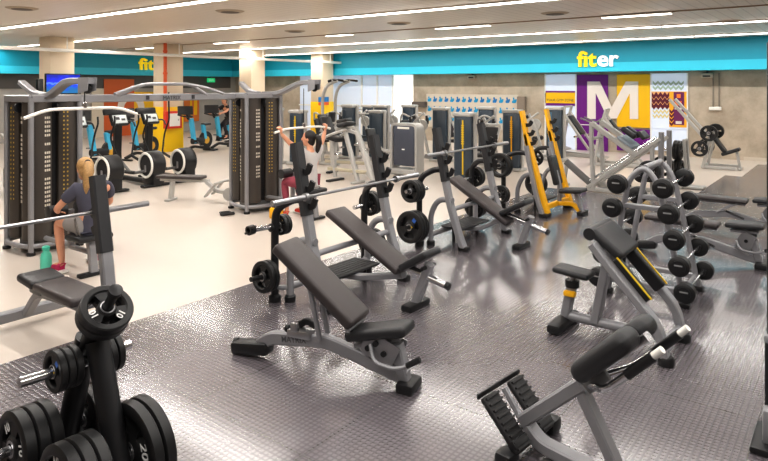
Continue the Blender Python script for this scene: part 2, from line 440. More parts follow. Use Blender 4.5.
pl = WX(139, 70, XW+.63); ql = WX(171, 70, XW+.63)
t2 = thing('bulkhead_sign', 'yellow wall sign reading fit cut off by the yellow pillar', 'sign', (XW+.63, pl.y, pl.z-.02), rz=90)
letters(t2, (ql.y-pl.y), .5, (FITY, FITW))
# glazed and painted panels of the letter mural
PUR = mat('mural_purple', (108,12,128), .5, noise=.05, nscale=2); YLM = mat('mural_yellow', (234,186,4), .5, noise=.04, nscale=2)
MCR = mat('mural_cream', (226,218,212), .55, noise=.03, nscale=2)
Ym = YW-.035
def W2(u, v, Y=Ym): return WY(u, v, Y)
t = thing('lettered_wall_mural', 'purple and yellow wall mural with a giant cream letter M', 'mural', (W2(614,112).x, Ym, 0))
ox = W2(614,112).x
def mrect(bb, u0, v0, u1, v1, dy=0.0, th=.03, mi=0):
    a, c_ = W2(u0, v0), W2(u1, v1)
    bb.box(((a.x+c_.x)/2-ox, -dy, (a.z+c_.z)/2), (c_.x-a.x, th, a.z-c_.z), mi=mi)
bb = B(); mrect(bb, 577, 75, 608, 152); mrect(bb, 617, 128.5, 650, 152); bb.obj('purple_panel', PUR, t, smooth=False)
bb = B(); mrect(bb, 617, 74.5, 650, 128); bb.obj('yellow_panel', YLM, t, smooth=False)
bb = B()
for pts in ([(587.5,81.5),(600,81.5),(612,107),(612,118.5),(608,118.5),(596,93),(596,119),(587.5,119)], [(612,107),(626,81.5),(638.5,81.5),(638.5,119),(630,119),(630,93),(617,118.5),(612,118.5)]):
    P = [W2(*q_) for q_ in pts]
    bb.prism([(p_.x-ox, p_.z) for p_ in P], .012, MX((0,-.018,0), (1,0,0), (0,0,1)))
bb.obj('giant_letter', MCR, t, smooth=False)
bb = B(); mrect(bb, 577, 124, 608, 126, dy=.02, th=.03); bb.obj('rail', WFR, t, smooth=False)
# glazed column left of the mural
t = thing('signed_glass_panel', 'pale glass wall panel with a yellow and purple sign left of the letter mural', 'glass panel', (W2(560,112).x, Ym, 0)); ox = W2(560,112).x
bb = B(); mrect(bb, 545.5, 74.5, 576, 152); bb.obj('glass', GLZ, t, smooth=False)
bb = B(); mrect(bb, 545.5, 90.8, 575.5, 106, dy=.02); bb.obj('purple_stripes', PUR, t, smooth=False)
bb = B(); mrect(bb, 545.5, 92.5, 575.5, 103.5, dy=.03); bb.obj('yellow_sign', YLM, t, smooth=False)
pz = W2(560.5, 99); text('sign_writing', 'YOUR GYM ZONE', .115, MX((pz.x-ox, -.047, pz.z-.04), (1,0,0), (0,0,1)), DKL, t, ext=.001)
bb = B(); mrect(bb, 545, 74, 546.2, 152, dy=.03); mrect(bb, 575.6, 74, 577, 152, dy=.03); mrect(bb, 545, 124, 576, 125.5, dy=.03); bb.obj('frame', WFR, t, smooth=False)
# glazed column right of the mural
t = thing('patterned_glass_panel', 'pale glass wall panel with zigzag and letter patterns right of the yellow mural', 'glass panel', (W2(669,112).x, Ym, 0)); ox = W2(669,112).x
bb = B(); mrect(bb, 651.5, 73.5, 687.5, 152); bb.obj('glass', GLZ, t, smooth=False)
bb = B(); mrect(bb, 651.5, 91.5, 672, 108, dy=.018); bb.obj('peach_band', mat('mural_peach', (240,184,120), .5, noise=.03), t, smooth=False)
bb = B(); mrect(bb, 669.5, 91.5, 687, 127.5, dy=.02); bb.obj('gold_border', mat('mural_gold', (238,176,44), .5, noise=.04), t, smooth=False)
bb = B(); mrect(bb, 674, 92, 684.5, 125, dy=.026); bb.obj('purple_strip', mat('mural_plum', (110,34,90), .5, noise=.08, nscale=3), t, smooth=False)
bb = B(); mrect(bb, 675, 101, 682, 105.5, dy=.034); mrect(bb, 677, 94, 681, 98, dy=.034); bb.obj('orange_blocks', mat('mural_orange', (238,130,50), .5, noise=.03), t, smooth=False)
bb = B(); mrect(bb, 676, 121, 682, 124, dy=.034); mrect(bb, 675, 107.5, 682, 109.5, dy=.034); bb.obj('white_blocks', MCR, t, smooth=False)
def zig(u0, u1, v, amp, wpx, m, name, n=4, dy=.03):
    bb = B(); k = 2*n
    top = [W2(u0+(u1-u0)*i/k, v+(amp if i % 2 else -amp)) for i in range(k+1)]
    for p_, q_ in zip(top, top[1:]):
        h_ = wpx*.054
        bb.prism([(p_.x-ox, p_.z), (p_.x-ox, p_.z-h_), (q_.x-ox, q_.z-h_), (q_.x-ox, q_.z)], .006, MX((0,-dy,0), (1,0,0), (0,0,1)))
    return bb.obj(name, m, t, smooth=False)
PLUM = mat('zigzag_plum', (98,20,46), .5, noise=.05); GRN = mat('zigzag_sage', (166,186,172), .5, noise=.03); GOLD2 = mat('zigzag_pale_gold', (222,208,150), .5, noise=.03)
for v in (93.3, 98.5, 103.7): zig(652, 669.5, v, 1.5, 2.5, PLUM, 'plum_zigzag')
for v in (82, 86.5): zig(653, 684, v, 1.3, 1.4, GRN, 'sage_zigzag', n=6)
for v in (110.5, 115): zig(653, 669, v, 1.3, 1.2, GOLD2, 'pale_zigzag')
for v in (110, 114, 118, 122): zig(669.6, 674, v, 1.3, 1.6, PLUM, 'border_zigzag', n=1)
bb = B(); mrect(bb, 650.5, 73, 651.8, 152, dy=.03); mrect(bb, 687, 73, 688.2, 152, dy=.03); mrect(bb, 651, 127.8, 687.5, 129.2, dy=.03); bb.obj('frame', WFR, t, smooth=False)
# conduits with white socket boxes on the concrete
for (u, wh) in ((713, 'left of the pair'), (719, 'right of the pair')):
    p0, p1 = WY(u, 73, YW-.04), WY(u, 107.5, YW-.04)
    t = thing('wall_conduit', 'thin grey conduit with a white socket box on the concrete wall, '+wh, 'conduit', (p0.x, YW-.03, 0))
    B().tube([(0,0,p0.z), (0,0,p1.z)], .018, 8).obj('pipe', mat('conduit_grey', (138,130,120), .5, noise=.04), t)
    B().box((-.02, -.02, p1.z-.03), (.16, .08, .1), bev=.015).obj('socket_box', WHT, t)

# ------------------------------------------------------------------ left wall dressing
Xm = XW+.1
def LX(u, v): return WX(u, v, Xm)
t = thing('letter_mural', 'orange and yellow wall mural with a large cream ring behind the ellipticals', 'mural', (Xm, LX(130,110).y, 0)); oy = LX(130,110).y
def lrect(bb, u0, v0, u1, v1, dx=0.0, th=.03):
    a, c_ = LX(u0, v0), LX(u1, v1)
    bb.box((dx, (a.y+c_.y)/2-oy, (a.z+c_.z)/2), (th, c_.y-a.y, a.z-c_.z))
bb = B(); lrect(bb, 104, 79, 134, 141); bb.obj('orange_panel', mat('mural_burnt_orange', (206,100,44), .55, noise=.05, nscale=2), t, smooth=False)
bb = B(); lrect(bb, 134, 92, 172, 141); bb.obj('yellow_panel', YLM, t, smooth=False)
a, c_ = LX(117, 108), LX(144, 108); R = (c_.y-a.y)/2
B().tube([(.03, (a.y+c_.y)/2-oy+math.cos(k*PI/20)*R*.76, a.z+.0+math.sin(k*PI/20)*R*.76) for k in range(40)], 0, rect=(R*.48, .02), closed=True, up=V((1,0,0))).obj('giant_ring', MCR, t, smooth=False)
a, c_ = LX(92, 94), LX(104.5, 94)
o = struct(B().box((Xm-.03, (a.y+c_.y)/2, 1.0), (.05, c_.y-a.y, 2.0)).obj('door_1', mat('cream_door', (216,206,190), .6, noise=.03), smooth=False)); o['label'] = 'cream door left of the ring mural'
a, c_ = LX(184, 93), LX(199, 121)
t = thing('wall_poster', 'orange and yellow poster on the left wall beyond the yellow pillar', 'poster', (Xm, (a.y+c_.y)/2, (a.z+c_.z)/2))
B().box((0, 0, 0), (.02, c_.y-a.y, a.z-c_.z)).obj('sheet', mat('poster_orange', (214,120,50), .6, noise=.08, nscale=3), t, smooth=False)
B().box((.012, (c_.y-a.y)*.25, .1), (.012, (c_.y-a.y)*.2, (a.z-c_.z)*.7)).box((.012, -(c_.y-a.y)*.05, .1), (.012, (c_.y-a.y)*.12, (a.z-c_.z)*.8)).obj('yellow_bars', YLM, t, smooth=False)
p = WX(211, 80.3, XW+.25)
t = thing('exit_sign', 'small green glowing exit sign on the left wall under the bulkhead', 'sign', p)
B().box((0,0,0), (.05, .44, .2), bev=.01).obj('case', mat('exit_green', (30,150,96), .4, emit=(40,190,120), estr=.8), t)
text('exit_writing', 'EXIT', .14, MX((.028,0,-.0), (0,1,0), (0,0,1)), WHTL, t, ext=.001)
B().box((-.1,0,.14), (.3,.06,.08)).obj('bracket', GRYP, t)
# wall screen on the first pillar
p = WX(63, 84, -17.2); 
t = thing('wall_television', 'black framed television showing a blue night stadium picture on the first pillar', 'television', p)
B().box((0,0,0), (.06, .95, .56), bev=.01).obj('bezel', BLK, t)
def tvmat():
    m = mat('television_picture', (20,40,180), .3, emit=(30,60,220), estr=1.0)
    nt = m.node_tree; bs = nt.nodes['Principled BSDF']; L = nt.links
    tc = nt.nodes.new('ShaderNodeTexCoord'); sp = nt.nodes.new('ShaderNodeSeparateXYZ'); L.new(tc.outputs['Object'], sp.inputs[0])
    r = nt.nodes.new('ShaderNodeValToRGB'); mr = nt.nodes.new('ShaderNodeMapRange'); mr.inputs['From Min'].default_value = -.26; mr.inputs['From Max'].default_value = .26
    L.new(sp.outputs['Z'], mr.inputs['Value'])
    nz = nt.nodes.new('ShaderNodeTexNoise'); nz.inputs['Scale'].default_value = 7; L.new(tc.outputs['Object'], nz.inputs['Vector'])
    ad = nt.nodes.new('ShaderNodeMath'); ad.operation = 'MULTIPLY_ADD'; ad.inputs[1].default_value = .5; ad.inputs[2].default_value = -.25
    L.new(nz.outputs['Fac'], ad.inputs[0]); a2 = nt.nodes.new('ShaderNodeMath'); L.new(ad.outputs[0], a2.inputs[0]); L.new(mr.outputs[0], a2.inputs[1])
    L.new(a2.outputs[0], r.inputs['Fac'])
    cr = r.color_ramp; cr.elements[0].position = .15; cr.elements[0].color = lin((30,120,90))+(1,); cr.elements[1].position = .95; cr.elements[1].color = lin((10,20,110))+(1,)
    for ps, cc in ((.42,(20,60,190)), (.55,(120,170,255)), (.66,(30,40,210))): e = cr.elements.new(ps); e.color = lin(cc)+(1,)
    L.new(r.outputs['Color'], bs.inputs['Emission Color']); return m
B().box((.032,0,0), (.008, .89, .5)).obj('screen', tvmat(), t, smooth=False)
B().box((-.14,0,0), (.25,.2,.2)).obj('wall_bracket', GRYP, t)
# orange riser pipe and hose box on the yellow pillar
xf = -17.8+.34
p = WX(165, 100, xf+.05)
t = thing('riser_pipe', 'orange vertical pipe on the yellow pillar', 'pipe', (xf+.06, p.y, 1.2))
B().tube([(0,0,0), (0,0,ZC-1.2)], .055, 10).obj('pipe', ORG, t)
for z in (.5, 1.3, 2.0): B().lathe([(.07,-.03),(.07,.03)], (0,0,z), n=12).obj('clamp', ORG, t)
a, c_ = WX(166, 111.5, xf+.17), WX(182, 128, xf+.17)
t = thing('fire_hose_box', 'red framed fire hose box with white door on the yellow pillar', 'fire hose box', (xf+.09, (a.y+c_.y)/2, (a.z+c_.z)/2))
w_, h_ = (c_.y-a.y), (a.z-c_.z)
B().box((0,0,0), (.17, w_, h_), bev=.015).obj('case', RED, t)
B().box((.09,0.02,0), (.02, w_*.66, h_*.74), bev=.006).obj('door', WHT, t)
B().box((.105,w_*.25,0), (.02,.02,.06), bev=.005).obj('latch', STEEL, t)
# blue and orange notice on the fourth pillar
a, c_ = WX(322, 96, xf+.02), WX(335, 106, xf+.02)
t = thing('notice_board', 'blue and orange notice on the pillar beside the white glazing', 'notice', (xf+.02, (a.y+c_.y)/2-.3, (a.z+c_.z)/2))
B().box((0,0,.07), (.03, .6, .2)).obj('blue_field', mat('notice_blue', (36,124,190), .5, noise=.1), t, smooth=False)
B().box((0,0,-.1), (.03, .6, .13)).obj('orange_field', mat('notice_orange', (230,110,40), .5, noise=.06), t, smooth=False)

# ================================================================== weight plates and bars
_pm = {}
def plate_proto(R, T):
    k = (round(R, 3), round(T, 3))
    if k in _pm: return _pm[k]
    bb = B(); bm = bb.bm; n = 36
    rs = [(.03, T*.5), (R*.30, T*.5), (R*.36, T*.32), (R*.70, T*.32), (R*.76, T*.5), (R*.95, T*.5), (R, T*.38)]
    def ringv(r, y): return [bm.verts.new((r*math.cos(2*PI*j/n), y, r*math.sin(2*PI*j/n))) for j in range(n)]
    F = [ringv(r, -y) for r, y in rs]; K = [ringv(r, y) for r, y in rs]
    hole = lambda j: (j % 12) in (1,2,3,4,5,6,7)
    for S in (F, K):
        for i in range(len(rs)-1):
            for j in range(n):
                if i == 2 and hole(j): continue
                bm.faces.new((S[i][j], S[i][(j+1) % n], S[i+1][(j+1) % n], S[i+1][j]))
    for j in range(n):
        q = (j+1) % n
        bm.faces.new((F[0][j], F[0][q], K[0][q], K[0][j])); bm.faces.new((F[-1][j], F[-1][q], K[-1][q], K[-1][j]))
        if hole(j):
            bm.faces.new((F[2][j], F[2][q], K[2][q], K[2][j])); bm.faces.new((F[3][j], F[3][q], K[3][q], K[3][j]))
            if not hole(j-1): bm.faces.new((F[2][j], F[3][j], K[3][j], K[2][j]))
            if not hole(q): bm.faces.new((F[2][q], F[3][q], K[3][q], K[2][q]))
    disc = bb.obj('disc_mesh_source', PLATE)
    h = B().lathe([(.028,-T*.52),(R*.12+.02,-T*.53),(R*.12+.02,T*.53),(.028,T*.52)], axis=(0,1,0), n=24, cap=False).obj('hub_mesh_source', STEEL)
    _pm[k] = (disc.data, h.data)
    for o_ in (disc, h): bpy.data.objects.remove(o_)
    _pm[k][0].name = 'plate_disc'; _pm[k][1].name = 'plate_hub'
    return _pm[k]
def xyz_rot(axis):      # rotation that takes local +Y to axis, keeping local z upwards
    y = V(axis).normalized(); x = y.cross(V((0,0,1)))
    if x.length < 1e-3: x = V((1,0,0))
    x.normalize(); z = x.cross(y)
    return Matrix((x, y, z)).transposed().to_euler()
def put_plate(loc, axis, R, T, label, group, spin=0.0, marks=None, sticker=False):
    dm, hm = plate_proto(R, T)
    o = bpy.data.objects.new('weight_plate', None); C.objects.link(o); o.empty_display_size = .05
    Mr = xyz_rot(axis).to_matrix() @ Euler((0, spin, 0)).to_matrix()
    o.location = loc; o.rotation_euler = Mr.to_euler(); tag(o, label, 'weight plate', group)
    for nm, me in (('disc', dm), ('hub_ring', hm)):
        c_ = bpy.data.objects.new(nm, me); C.objects.link(c_); c_.parent = o
    side = -1
    if marks:
        for i, a in enumerate(marks[1]):
            rr = R*.56
            x, z = rr*math.sin(a), rr*math.cos(a)
            M = MX((x, -T*.34 - .0015, z), (math.cos(a),0,-math.sin(a)), (math.sin(a),0,math.cos(a)))
            text('numeral', marks[0], R*.36, M, WHTL, o, ext=.001, bold=.0012)
    if sticker:
        a = .35
        M = MX((R*.56*math.sin(a), -T*.33, R*.56*math.cos(a)), (math.cos(a),0,-math.sin(a)), (math.sin(a),0,math.cos(a)))
        B().prism([(-R*.13,-R*.12),(R*.13,-R*.12),(R*.13,R*.12),(-R*.13,R*.12)], .002, M).obj('blue_sticker', BLUL, o, smooth=False)
        M = MX((R*.2, -T*.53, R*.1), (1,0,0), (0,0,1))
        B().prism([(-R*.05,-R*.04),(R*.05,-R*.04),(R*.05,R*.04),(-R*.05,R*.04)], .002, M).obj('yellow_sticker', YELS, o, smooth=False)
    return o
ORD = ['outermost', 'second from outer end', 'third from outer end', 'innermost']
def stack(base, axis, n, R, T, what, group, gap=.004, **kw):
    # n plates side by side on a horn; base is the inner face, axis points outward (towards the free end)
    ax = V(axis).normalized()
    for i in range(n):
        k = n-1-i
        p = V(base) + ax*(T*(i+.5)+gap*i)
        extra = kw if k == 0 else {}
        put_plate(p, -ax, R, T, ('%s, %s' % (what, ORD[k])) if n > 1 else what, group, spin=random.random()*2 if k else .3, **extra)

def barbell(label, c, half=1.1, axis=(0,1,0), group=None, m=STEEL):
    a = V(axis).normalized()
    t = thing('barbell', label, 'barbell', c, group=group)
    t.rotation_euler = xyz_rot(a)
    B().tube([(0,-half+.4,0),(0,half-.4,0)], .0145, 10).obj('bar', m, t)
    for s_ in (-1, 1):
        B().tube([(0,s_*(half-.4),0),(0,s_*half,0)], .0255, 12).obj('sleeve', m, t)
        B().lathe([(.018,-.02),(.038,-.02),(.038,.02),(.018,.02)], (0,s_*(half-.42),0), (0,1,0), n=14).obj('collar', m, t)
    return t

# ================================================================== olympic bench racks
def rack(X, Y, label, bench):
    t = thing('olympic_bench_rack', label, 'bench rack', (X, Y, .012), group='barbell bench racks')
    w = .595
    for s_ in (-1, 1):
        y = s_*w
        up = B().tube([(0,y,.03),(-.06,y,.16),(-.2,y,.55),(-.275,y,.88)], 0, rect=(.075,.1), bend=.15, up=V((0,1,0))).obj('upright', SIL, t)
        B().tube([(-.27,y,.86),(-.415,y,1.54)], 0, rect=(.09,.115), up=V((0,1,0))).obj('wear_guard', SHEATH, up)
        bb = B()
        for z in (.98, 1.14, 1.30):
            x = -.27-(z-.86)*.213
            bb.tube([(x+.04,y,z-.03),(x+.1,y,z-.035),(x+.135,y,z+.05)], 0, rect=(.06,.028), bend=.03, up=V((0,1,0)))
        bb.obj('bar_catch', BLK, up)
        bb = B()
        for z in (.95, 1.07, 1.2, 1.33, 1.45): bb.lathe([(.012,-.004),(.012,.004)], (-.27-(z-.86)*.213, y+s_*.045, z), (0,1,0), n=8)
        bb.obj('bolt_heads', STEEL, up)
        B().box((0,y,.03), (.13,.1,.06), bev=.015).obj('foot', BLK, t)
        yo = y+s_*.09
        arm = B().tube([(-.3,y,1.0),(-.44,y,1.0),(-.6,yo,.9),(-.62,yo,.72),(-.62,yo,.06)], .038, 12, bend=.16).obj('storage_arm', BLK, t)
        B().lathe([(.06,0),(.062,.05),(.042,.07)], (-.62,yo,-.0), n=14).obj('foot', BLK, arm)
        for z in (.72, .26):
            B().tube([(-.62,yo-s_*(.18 if z > .5 else 0),z),(-.62,yo+s_*.3,z+.02)], .024, 12).obj('horn', CHR if z > .5 else BLK, arm)
            B().lathe([(.024,0),(.04,.005),(.04,.025),(.024,.03)], (-.62,yo+s_*.035,z), (0,s_,0), n=14).obj('stop_ring', BLK, arm)
        B().tube([(-.5,y,.03),(-.5,y,.42),(-.38,y,.62),(-.16,y,.62)], .036, 12, bend=.16).obj('rear_leg', SIL, t)
        B().lathe([(.055,0),(.056,.05),(.04,.065)], (-.5,y,0), n=14).obj('foot', BLK, t)
        B().tube([(-.5,y,.13),(-.62,yo,.13)], .025, 8).obj('arm_link', SIL, t)
    B().tube([(-.5,-w,.14),(-.5,w,.14)], .034, 12).obj('rear_crossbar', SIL, t)
    B().tube([(-.19,-w,.5),(-.19,w,.5)], .03, 12).obj('front_crossbar', SIL, t)
    pl_ = B().box((-.33,.02,.2), (.36,.72,.03), bev=.012)
    for k in range(6): pl_.box((-.46+k*.05,.02,.217), (.018,.66,.006))
    pl_.obj('spotter_platform', SHEATH, t)
    for yy in (-.3,.34): B().tube([(-.33,yy,.19),(-.33,yy,0.0)], .022, 8).obj('platform_leg', BLK, t)
    # bench
    a, b_, s0, s1, tube_end, legs = bench
    B().tube([(-.5,0,.14),(-.1,0,.16),(s0[0]-.02,0,s0[1]-.12)], 0, rect=(.06,.08), bend=.1, up=V((0,1,0))).obj('spine', SIL, t)
    B().slab((a[0],0,a[1]), (b_[0],0,b_[1]), .29, .075, bev=.028, off=-.03).obj('back_pad', VIN, t)
    B().slab((a[0]+.08,0,a[1]-.07), (b_[0]-.04,0,b_[1]-.06), .12, .03, bev=.005, off=-.02).obj('pad_frame', SIL, t)
    B().slab((s0[0],0,s0[1]), (s1[0],0,s1[1]), .29, .07, bev=.028, off=-.03).obj('seat_pad', VINB, t)
    B().tube([(s0[0]+.05,0,s0[1]-.04),(tube_end[0],0,tube_end[1])], .034, 12).obj('seat_slide', CHR, t)
    B().lathe([(.036,-.02),(.036,.02)], (tube_end[0],0,tube_end[1]), (tube_end[0]-s0[0],0,tube_end[1]-s0[1]), n=12).obj('slide_cap', BLK, t)
    B().tube([(legs[0][0],0,legs[0][1]),(legs[1][0],0,.05)], 0, rect=(.075,.09), up=V((0,1,0))).obj('front_leg', SIL, t)
    B().box((legs[1][0],0,.03), (.11,.34,.06), bev=.015).obj('front_foot', BLK, t)
    B().tube([(legs[0][0]-.02,-.11,legs[0][1]-.03),(legs[0][0]-.02,.11,legs[0][1]-.03)], .018, 8).obj('adjuster_pin', BLK, t)
    return t
R1 = V((-3.89, 4.82, 0)); R2 = V((-3.97, 7.43, 0)); R3 = V((-3.98, 9.95, 0))
rack(R1.x, R1.y, 'incline barbell bench nearest the camera in the row, pad tilted behind the foreground bench',
     ((-.45,.82), (.46,.36), (.45,.40), (.75,.585), (.92,.27), ((.73,.44),(.57,.03))))
rack(R2.x, R2.y, 'incline barbell bench in the middle of the row, next to the yellow upright bench',
     ((-.5,.84), (.38,.33), (.24,.45), (.6,.645), (.86,.25), ((.64,.42),(.5,.03))))
GR = 'plates stored on the bench racks'
def rack_plates(R, who, spec):
    for (s_, z, n, r, T, kw) in spec:
        base = (R.x-.62, R.y+s_*(.595+.09+.065), .012+z+.003)
        side = 'near' if s_ < 0 else 'far'
        stack(base, (0,s_,.06), n, r, T, 'black plate, %s %s horn of the %s' % ('upper' if z > .5 else 'lower', side, who), GR, **kw)
rack_plates(R1, 'nearest incline bench rack', [(-1,.26,2,.15,.05,{}), (1,.72,2,.14,.05,{}), (1,.26,3,.15,.05,{})])
rack_plates(R2, 'middle incline bench rack', [(-1,.72,3,.145,.05,{}), (-1,.26,3,.205,.055,{'sticker':True}), (1,.72,2,.15,.05,{}), (1,.26,3,.16,.05,{})])
for i in range(2):
    put_plate((R1.x-.62, R1.y-.685+.075+.048*i, .738), (0,1,0), .1, .044, 'small black plate inside the upper near horn of the nearest incline bench rack, %s' % ('outer one' if i == 0 else 'inner one'), GR, spin=i*.8)
barbell('steel barbell resting on the nearest incline bench rack', (R1.x-.205, R1.y+.03, 1.065), 1.13)
barbell('steel barbell resting on the middle incline bench rack', (R2.x-.235, R2.y, 1.245), 1.1)
# clip on the upper near horn of the nearest rack
t = thing('spring_collar', 'black spring clip on the upper near horn of the nearest bench rack', 'collar', (R1.x-.62, R1.y-.985, .755))
B().lathe([(.025,-.03),(.045,-.03),(.045,.03),(.025,.03)], axis=(0,1,.06), n=14, cap=False).obj('ring', BLK, t)
B().tube([(.02,-.02,.03),(.1,-.03,.05)], .012, 8).tube([(-.02,.02,-.03),(-.1,.02,-.05)], .012, 8).obj('grips', BLK, t)

# shoulder press bench with yellow uprights (third of the row)
t = thing('upright_press_bench', 'upright barbell press bench with two tall yellow uprights and dark seat', 'bench rack', (R3.x, R3.y, .012))
w = .5
for s_ in (-1, 1):
    y = s_*w
    u_ = B().tube([(.02,y,.05),(-.06,y,.3),(-.22,y,.85),(-.34,y,1.3)], 0, rect=(.08,.12), bend=.2, up=V((0,1,0))).obj('upright', YEL, t)
    B().tube([(-.30,y,1.1),(-.42,y,1.68)], 0, rect=(.055,.12), up=V((0,1,0))).obj('yellow_edge', YEL, u_)
    B().tube([(-.325,y+.055,1.1),(-.445,y+.055,1.68)], 0, rect=(.05,.12), up=V((0,1,0))).obj('wear_guard', SHEATH, u_)
    B().tube([(-.02,y-s_*.0-.09,.03),(-.12,y-.09,.3),(-.25,y-.09,.85),(-.3,y-.09,1.12)], 0, rect=(.06,.09), bend=.2, up=V((0,1,0))).obj('grey_upright', SIL, t)
    bb = B()
    for z in (1.15,1.3,1.45): bb.tube([(-.3-(z-1.1)*.22,y,z),(-.2-(z-1.1)*.22,y,z),(-.17-(z-1.1)*.22,y,z+.07)], 0, rect=(.06,.03), bend=.03, up=V((0,1,0)))
    bb.obj('bar_catch', BLK, u_)
    B().box((.0,y-.04,.03), (.14,.2,.06), bev=.015).obj('foot', BLK, t)
    yo = y+s_*.1
    arm = B().tube([(-.28,y,.98),(-.5,y,1.0),(-.68,yo,.92),(-.7,yo,.7),(-.7,yo,.05)], .038, 12, bend=.16).obj('storage_arm', BLK, t)
    for z in (.78, .3): B().tube([(-.7,yo,z),(-.7,yo+s_*.3,z+.02)], .024, 12).obj('horn', BLK, arm)
    B().tube([(-.5,y,.03),(-.5,y,.42),(-.38,y,.64),(-.16,y,.66)], .036, 12, bend=.16).obj('rear_leg', SIL, t)
    B().lathe([(.055,0),(.056,.05),(.04,.065)], (-.5,y,0), n=14).obj('foot', BLK, t)
B().tube([(-.02,-w,.14),(-.02,w,.14)], 0, rect=(.07,.08)).obj('front_crossbar', YEL, t)
B().tube([(-.5,-w,.14),(-.5,w,.14)], .034, 12).obj('rear_crossbar', SIL, t)
B().slab((-.12,0,.93), (.0,0,.45), .27, .08, bev=.03).obj('back_pad', VINB, t)
B().tube([(-.16,0,1.05),(.02,0,.46),(.02,0,.14)], 0, rect=(.06,.06), bend=.05, up=V((0,1,0))).obj('pad_post', SIL, t)
B().slab((.06,0,.36), (.44,0,.39), .32, .07, bev=.028).obj('seat_pad', VINB, t)
B().tube([(.0,0,.14),(.25,0,.16),(.38,0,.04)], 0, rect=(.07,.08), bend=.06, up=V((0,1,0))).obj('spine', YEL, t)
B().tube([(.3,0,.35),(.4,0,.05)], 0, rect=(.06,.08), up=V((0,1,0))).obj('front_leg', SIL, t)
B().box((.41,0,.03), (.1,.3,.06), bev=.015).obj('front_foot', BLK, t)
B().box((-.3,.0,.2), (.36,.6,.03), bev=.012).obj('spotter_platform', SHEATH, t)
B().tube([(-.3,-.25,.19),(-.3,-.25,0)], .02, 8).obj('platform_leg', BLK, t); B().tube([(-.3,.25,.19),(-.3,.25,0)], .02, 8).obj('platform_leg', BLK, t)
for (s_, z, n, r, T) in [(-1,.78,2,.2,.055), (-1,.3,2,.15,.05), (1,.78,1,.15,.05), (1,.3,2,.2,.055)]:
    stack((R3.x-.7, R3.y+s_*(w+.1+.05), .012+z+.003), (0,s_,.06), n, r, T, 'black plate, %s %s horn of the yellow press bench' % ('upper' if z > .5 else 'lower', 'near' if s_ < 0 else 'far'), GR)

# flat bench rack at the left edge (runs the other way, into the room)
L0 = V((-4.81, 2.05, .012))
t = thing('olympic_bench_rack', 'flat barbell bench at the left edge of the view with one dark upright seen', 'bench rack', L0)
for s_ in (-1, 1):
    y = s_*.6
    u_ = B().tube([(0,y,.03),(-.02,y,.2),(-.09,y,.62),(-.12,y,.74)], 0, rect=(.075,.1), bend=.12, up=V((0,1,0))).obj('upright', SIL, t)
    B().tube([(-.115,y,.72),(-.245,y,1.34)], 0, rect=(.09,.115), up=V((0,1,0))).obj('wear_guard', SHEATH, u_)
    bb = B()
    for z in (.78,.9,1.02,1.14,1.26): bb.lathe([(.012,-.004),(.012,.004)], (-.12-(z-.74)*.21, y-.047, z), (0,1,0), n=8)
    bb.obj('bolt_heads', STEEL, u_)
    bb = B()
    for z in (.86, 1.0): bb.tube([(-.16-(z-.74)*.21,y,z),(-.25-(z-.74)*.21,y,z),(-.275-(z-.74)*.21,y,z+.05)], 0, rect=(.06,.03), bend=.03, up=V((0,1,0)))
    bb.obj('bar_catch', BLK, u_)
    B().box((0,y,.03), (.13,.1,.07), bev=.015).obj('foot', BLK, t)
B().tube([(-.1,.36,.33),(-.085,.6,.33)], .03, 10).obj('side_bracket', SIL, t)
B().slab((.1,.36,.44), (-.56,.36,.44), .29, .07, bev=.028).obj('back_pad', VIN, t)
B().slab((-.58,.36,.44), (-.86,.36,.465), .29, .07, bev=.028).obj('seat_pad', VINB, t)
B().tube([(-.02,.36,.36),(-.4,.36,.35),(-.75,.36,.33),(-.98,.36,.1)], 0, rect=(.06,.08), bend=.12, up=V((0,1,0))).obj('spine', SIL, t)
B().tube([(-1.02,.75,.1),(-1.02,-.5,.1)], 0, rect=(.08,.09)).obj('rear_foot', SIL, t)
B().lathe([(.04,0),(.07,.02),(.07,.07),(.04,.09)], (-.6,-.62,.0), n=16).obj('rear_pad_foot', RUB, t)
B().box((-.72,.36,.36), (.2,.12,.07), bev=.02).obj('adjuster', GRYP, t)
barbell('steel barbell at the left edge passing in front of the seated blond woman', (L0.x-.235, L0.y-.04, 1.052), 1.1)

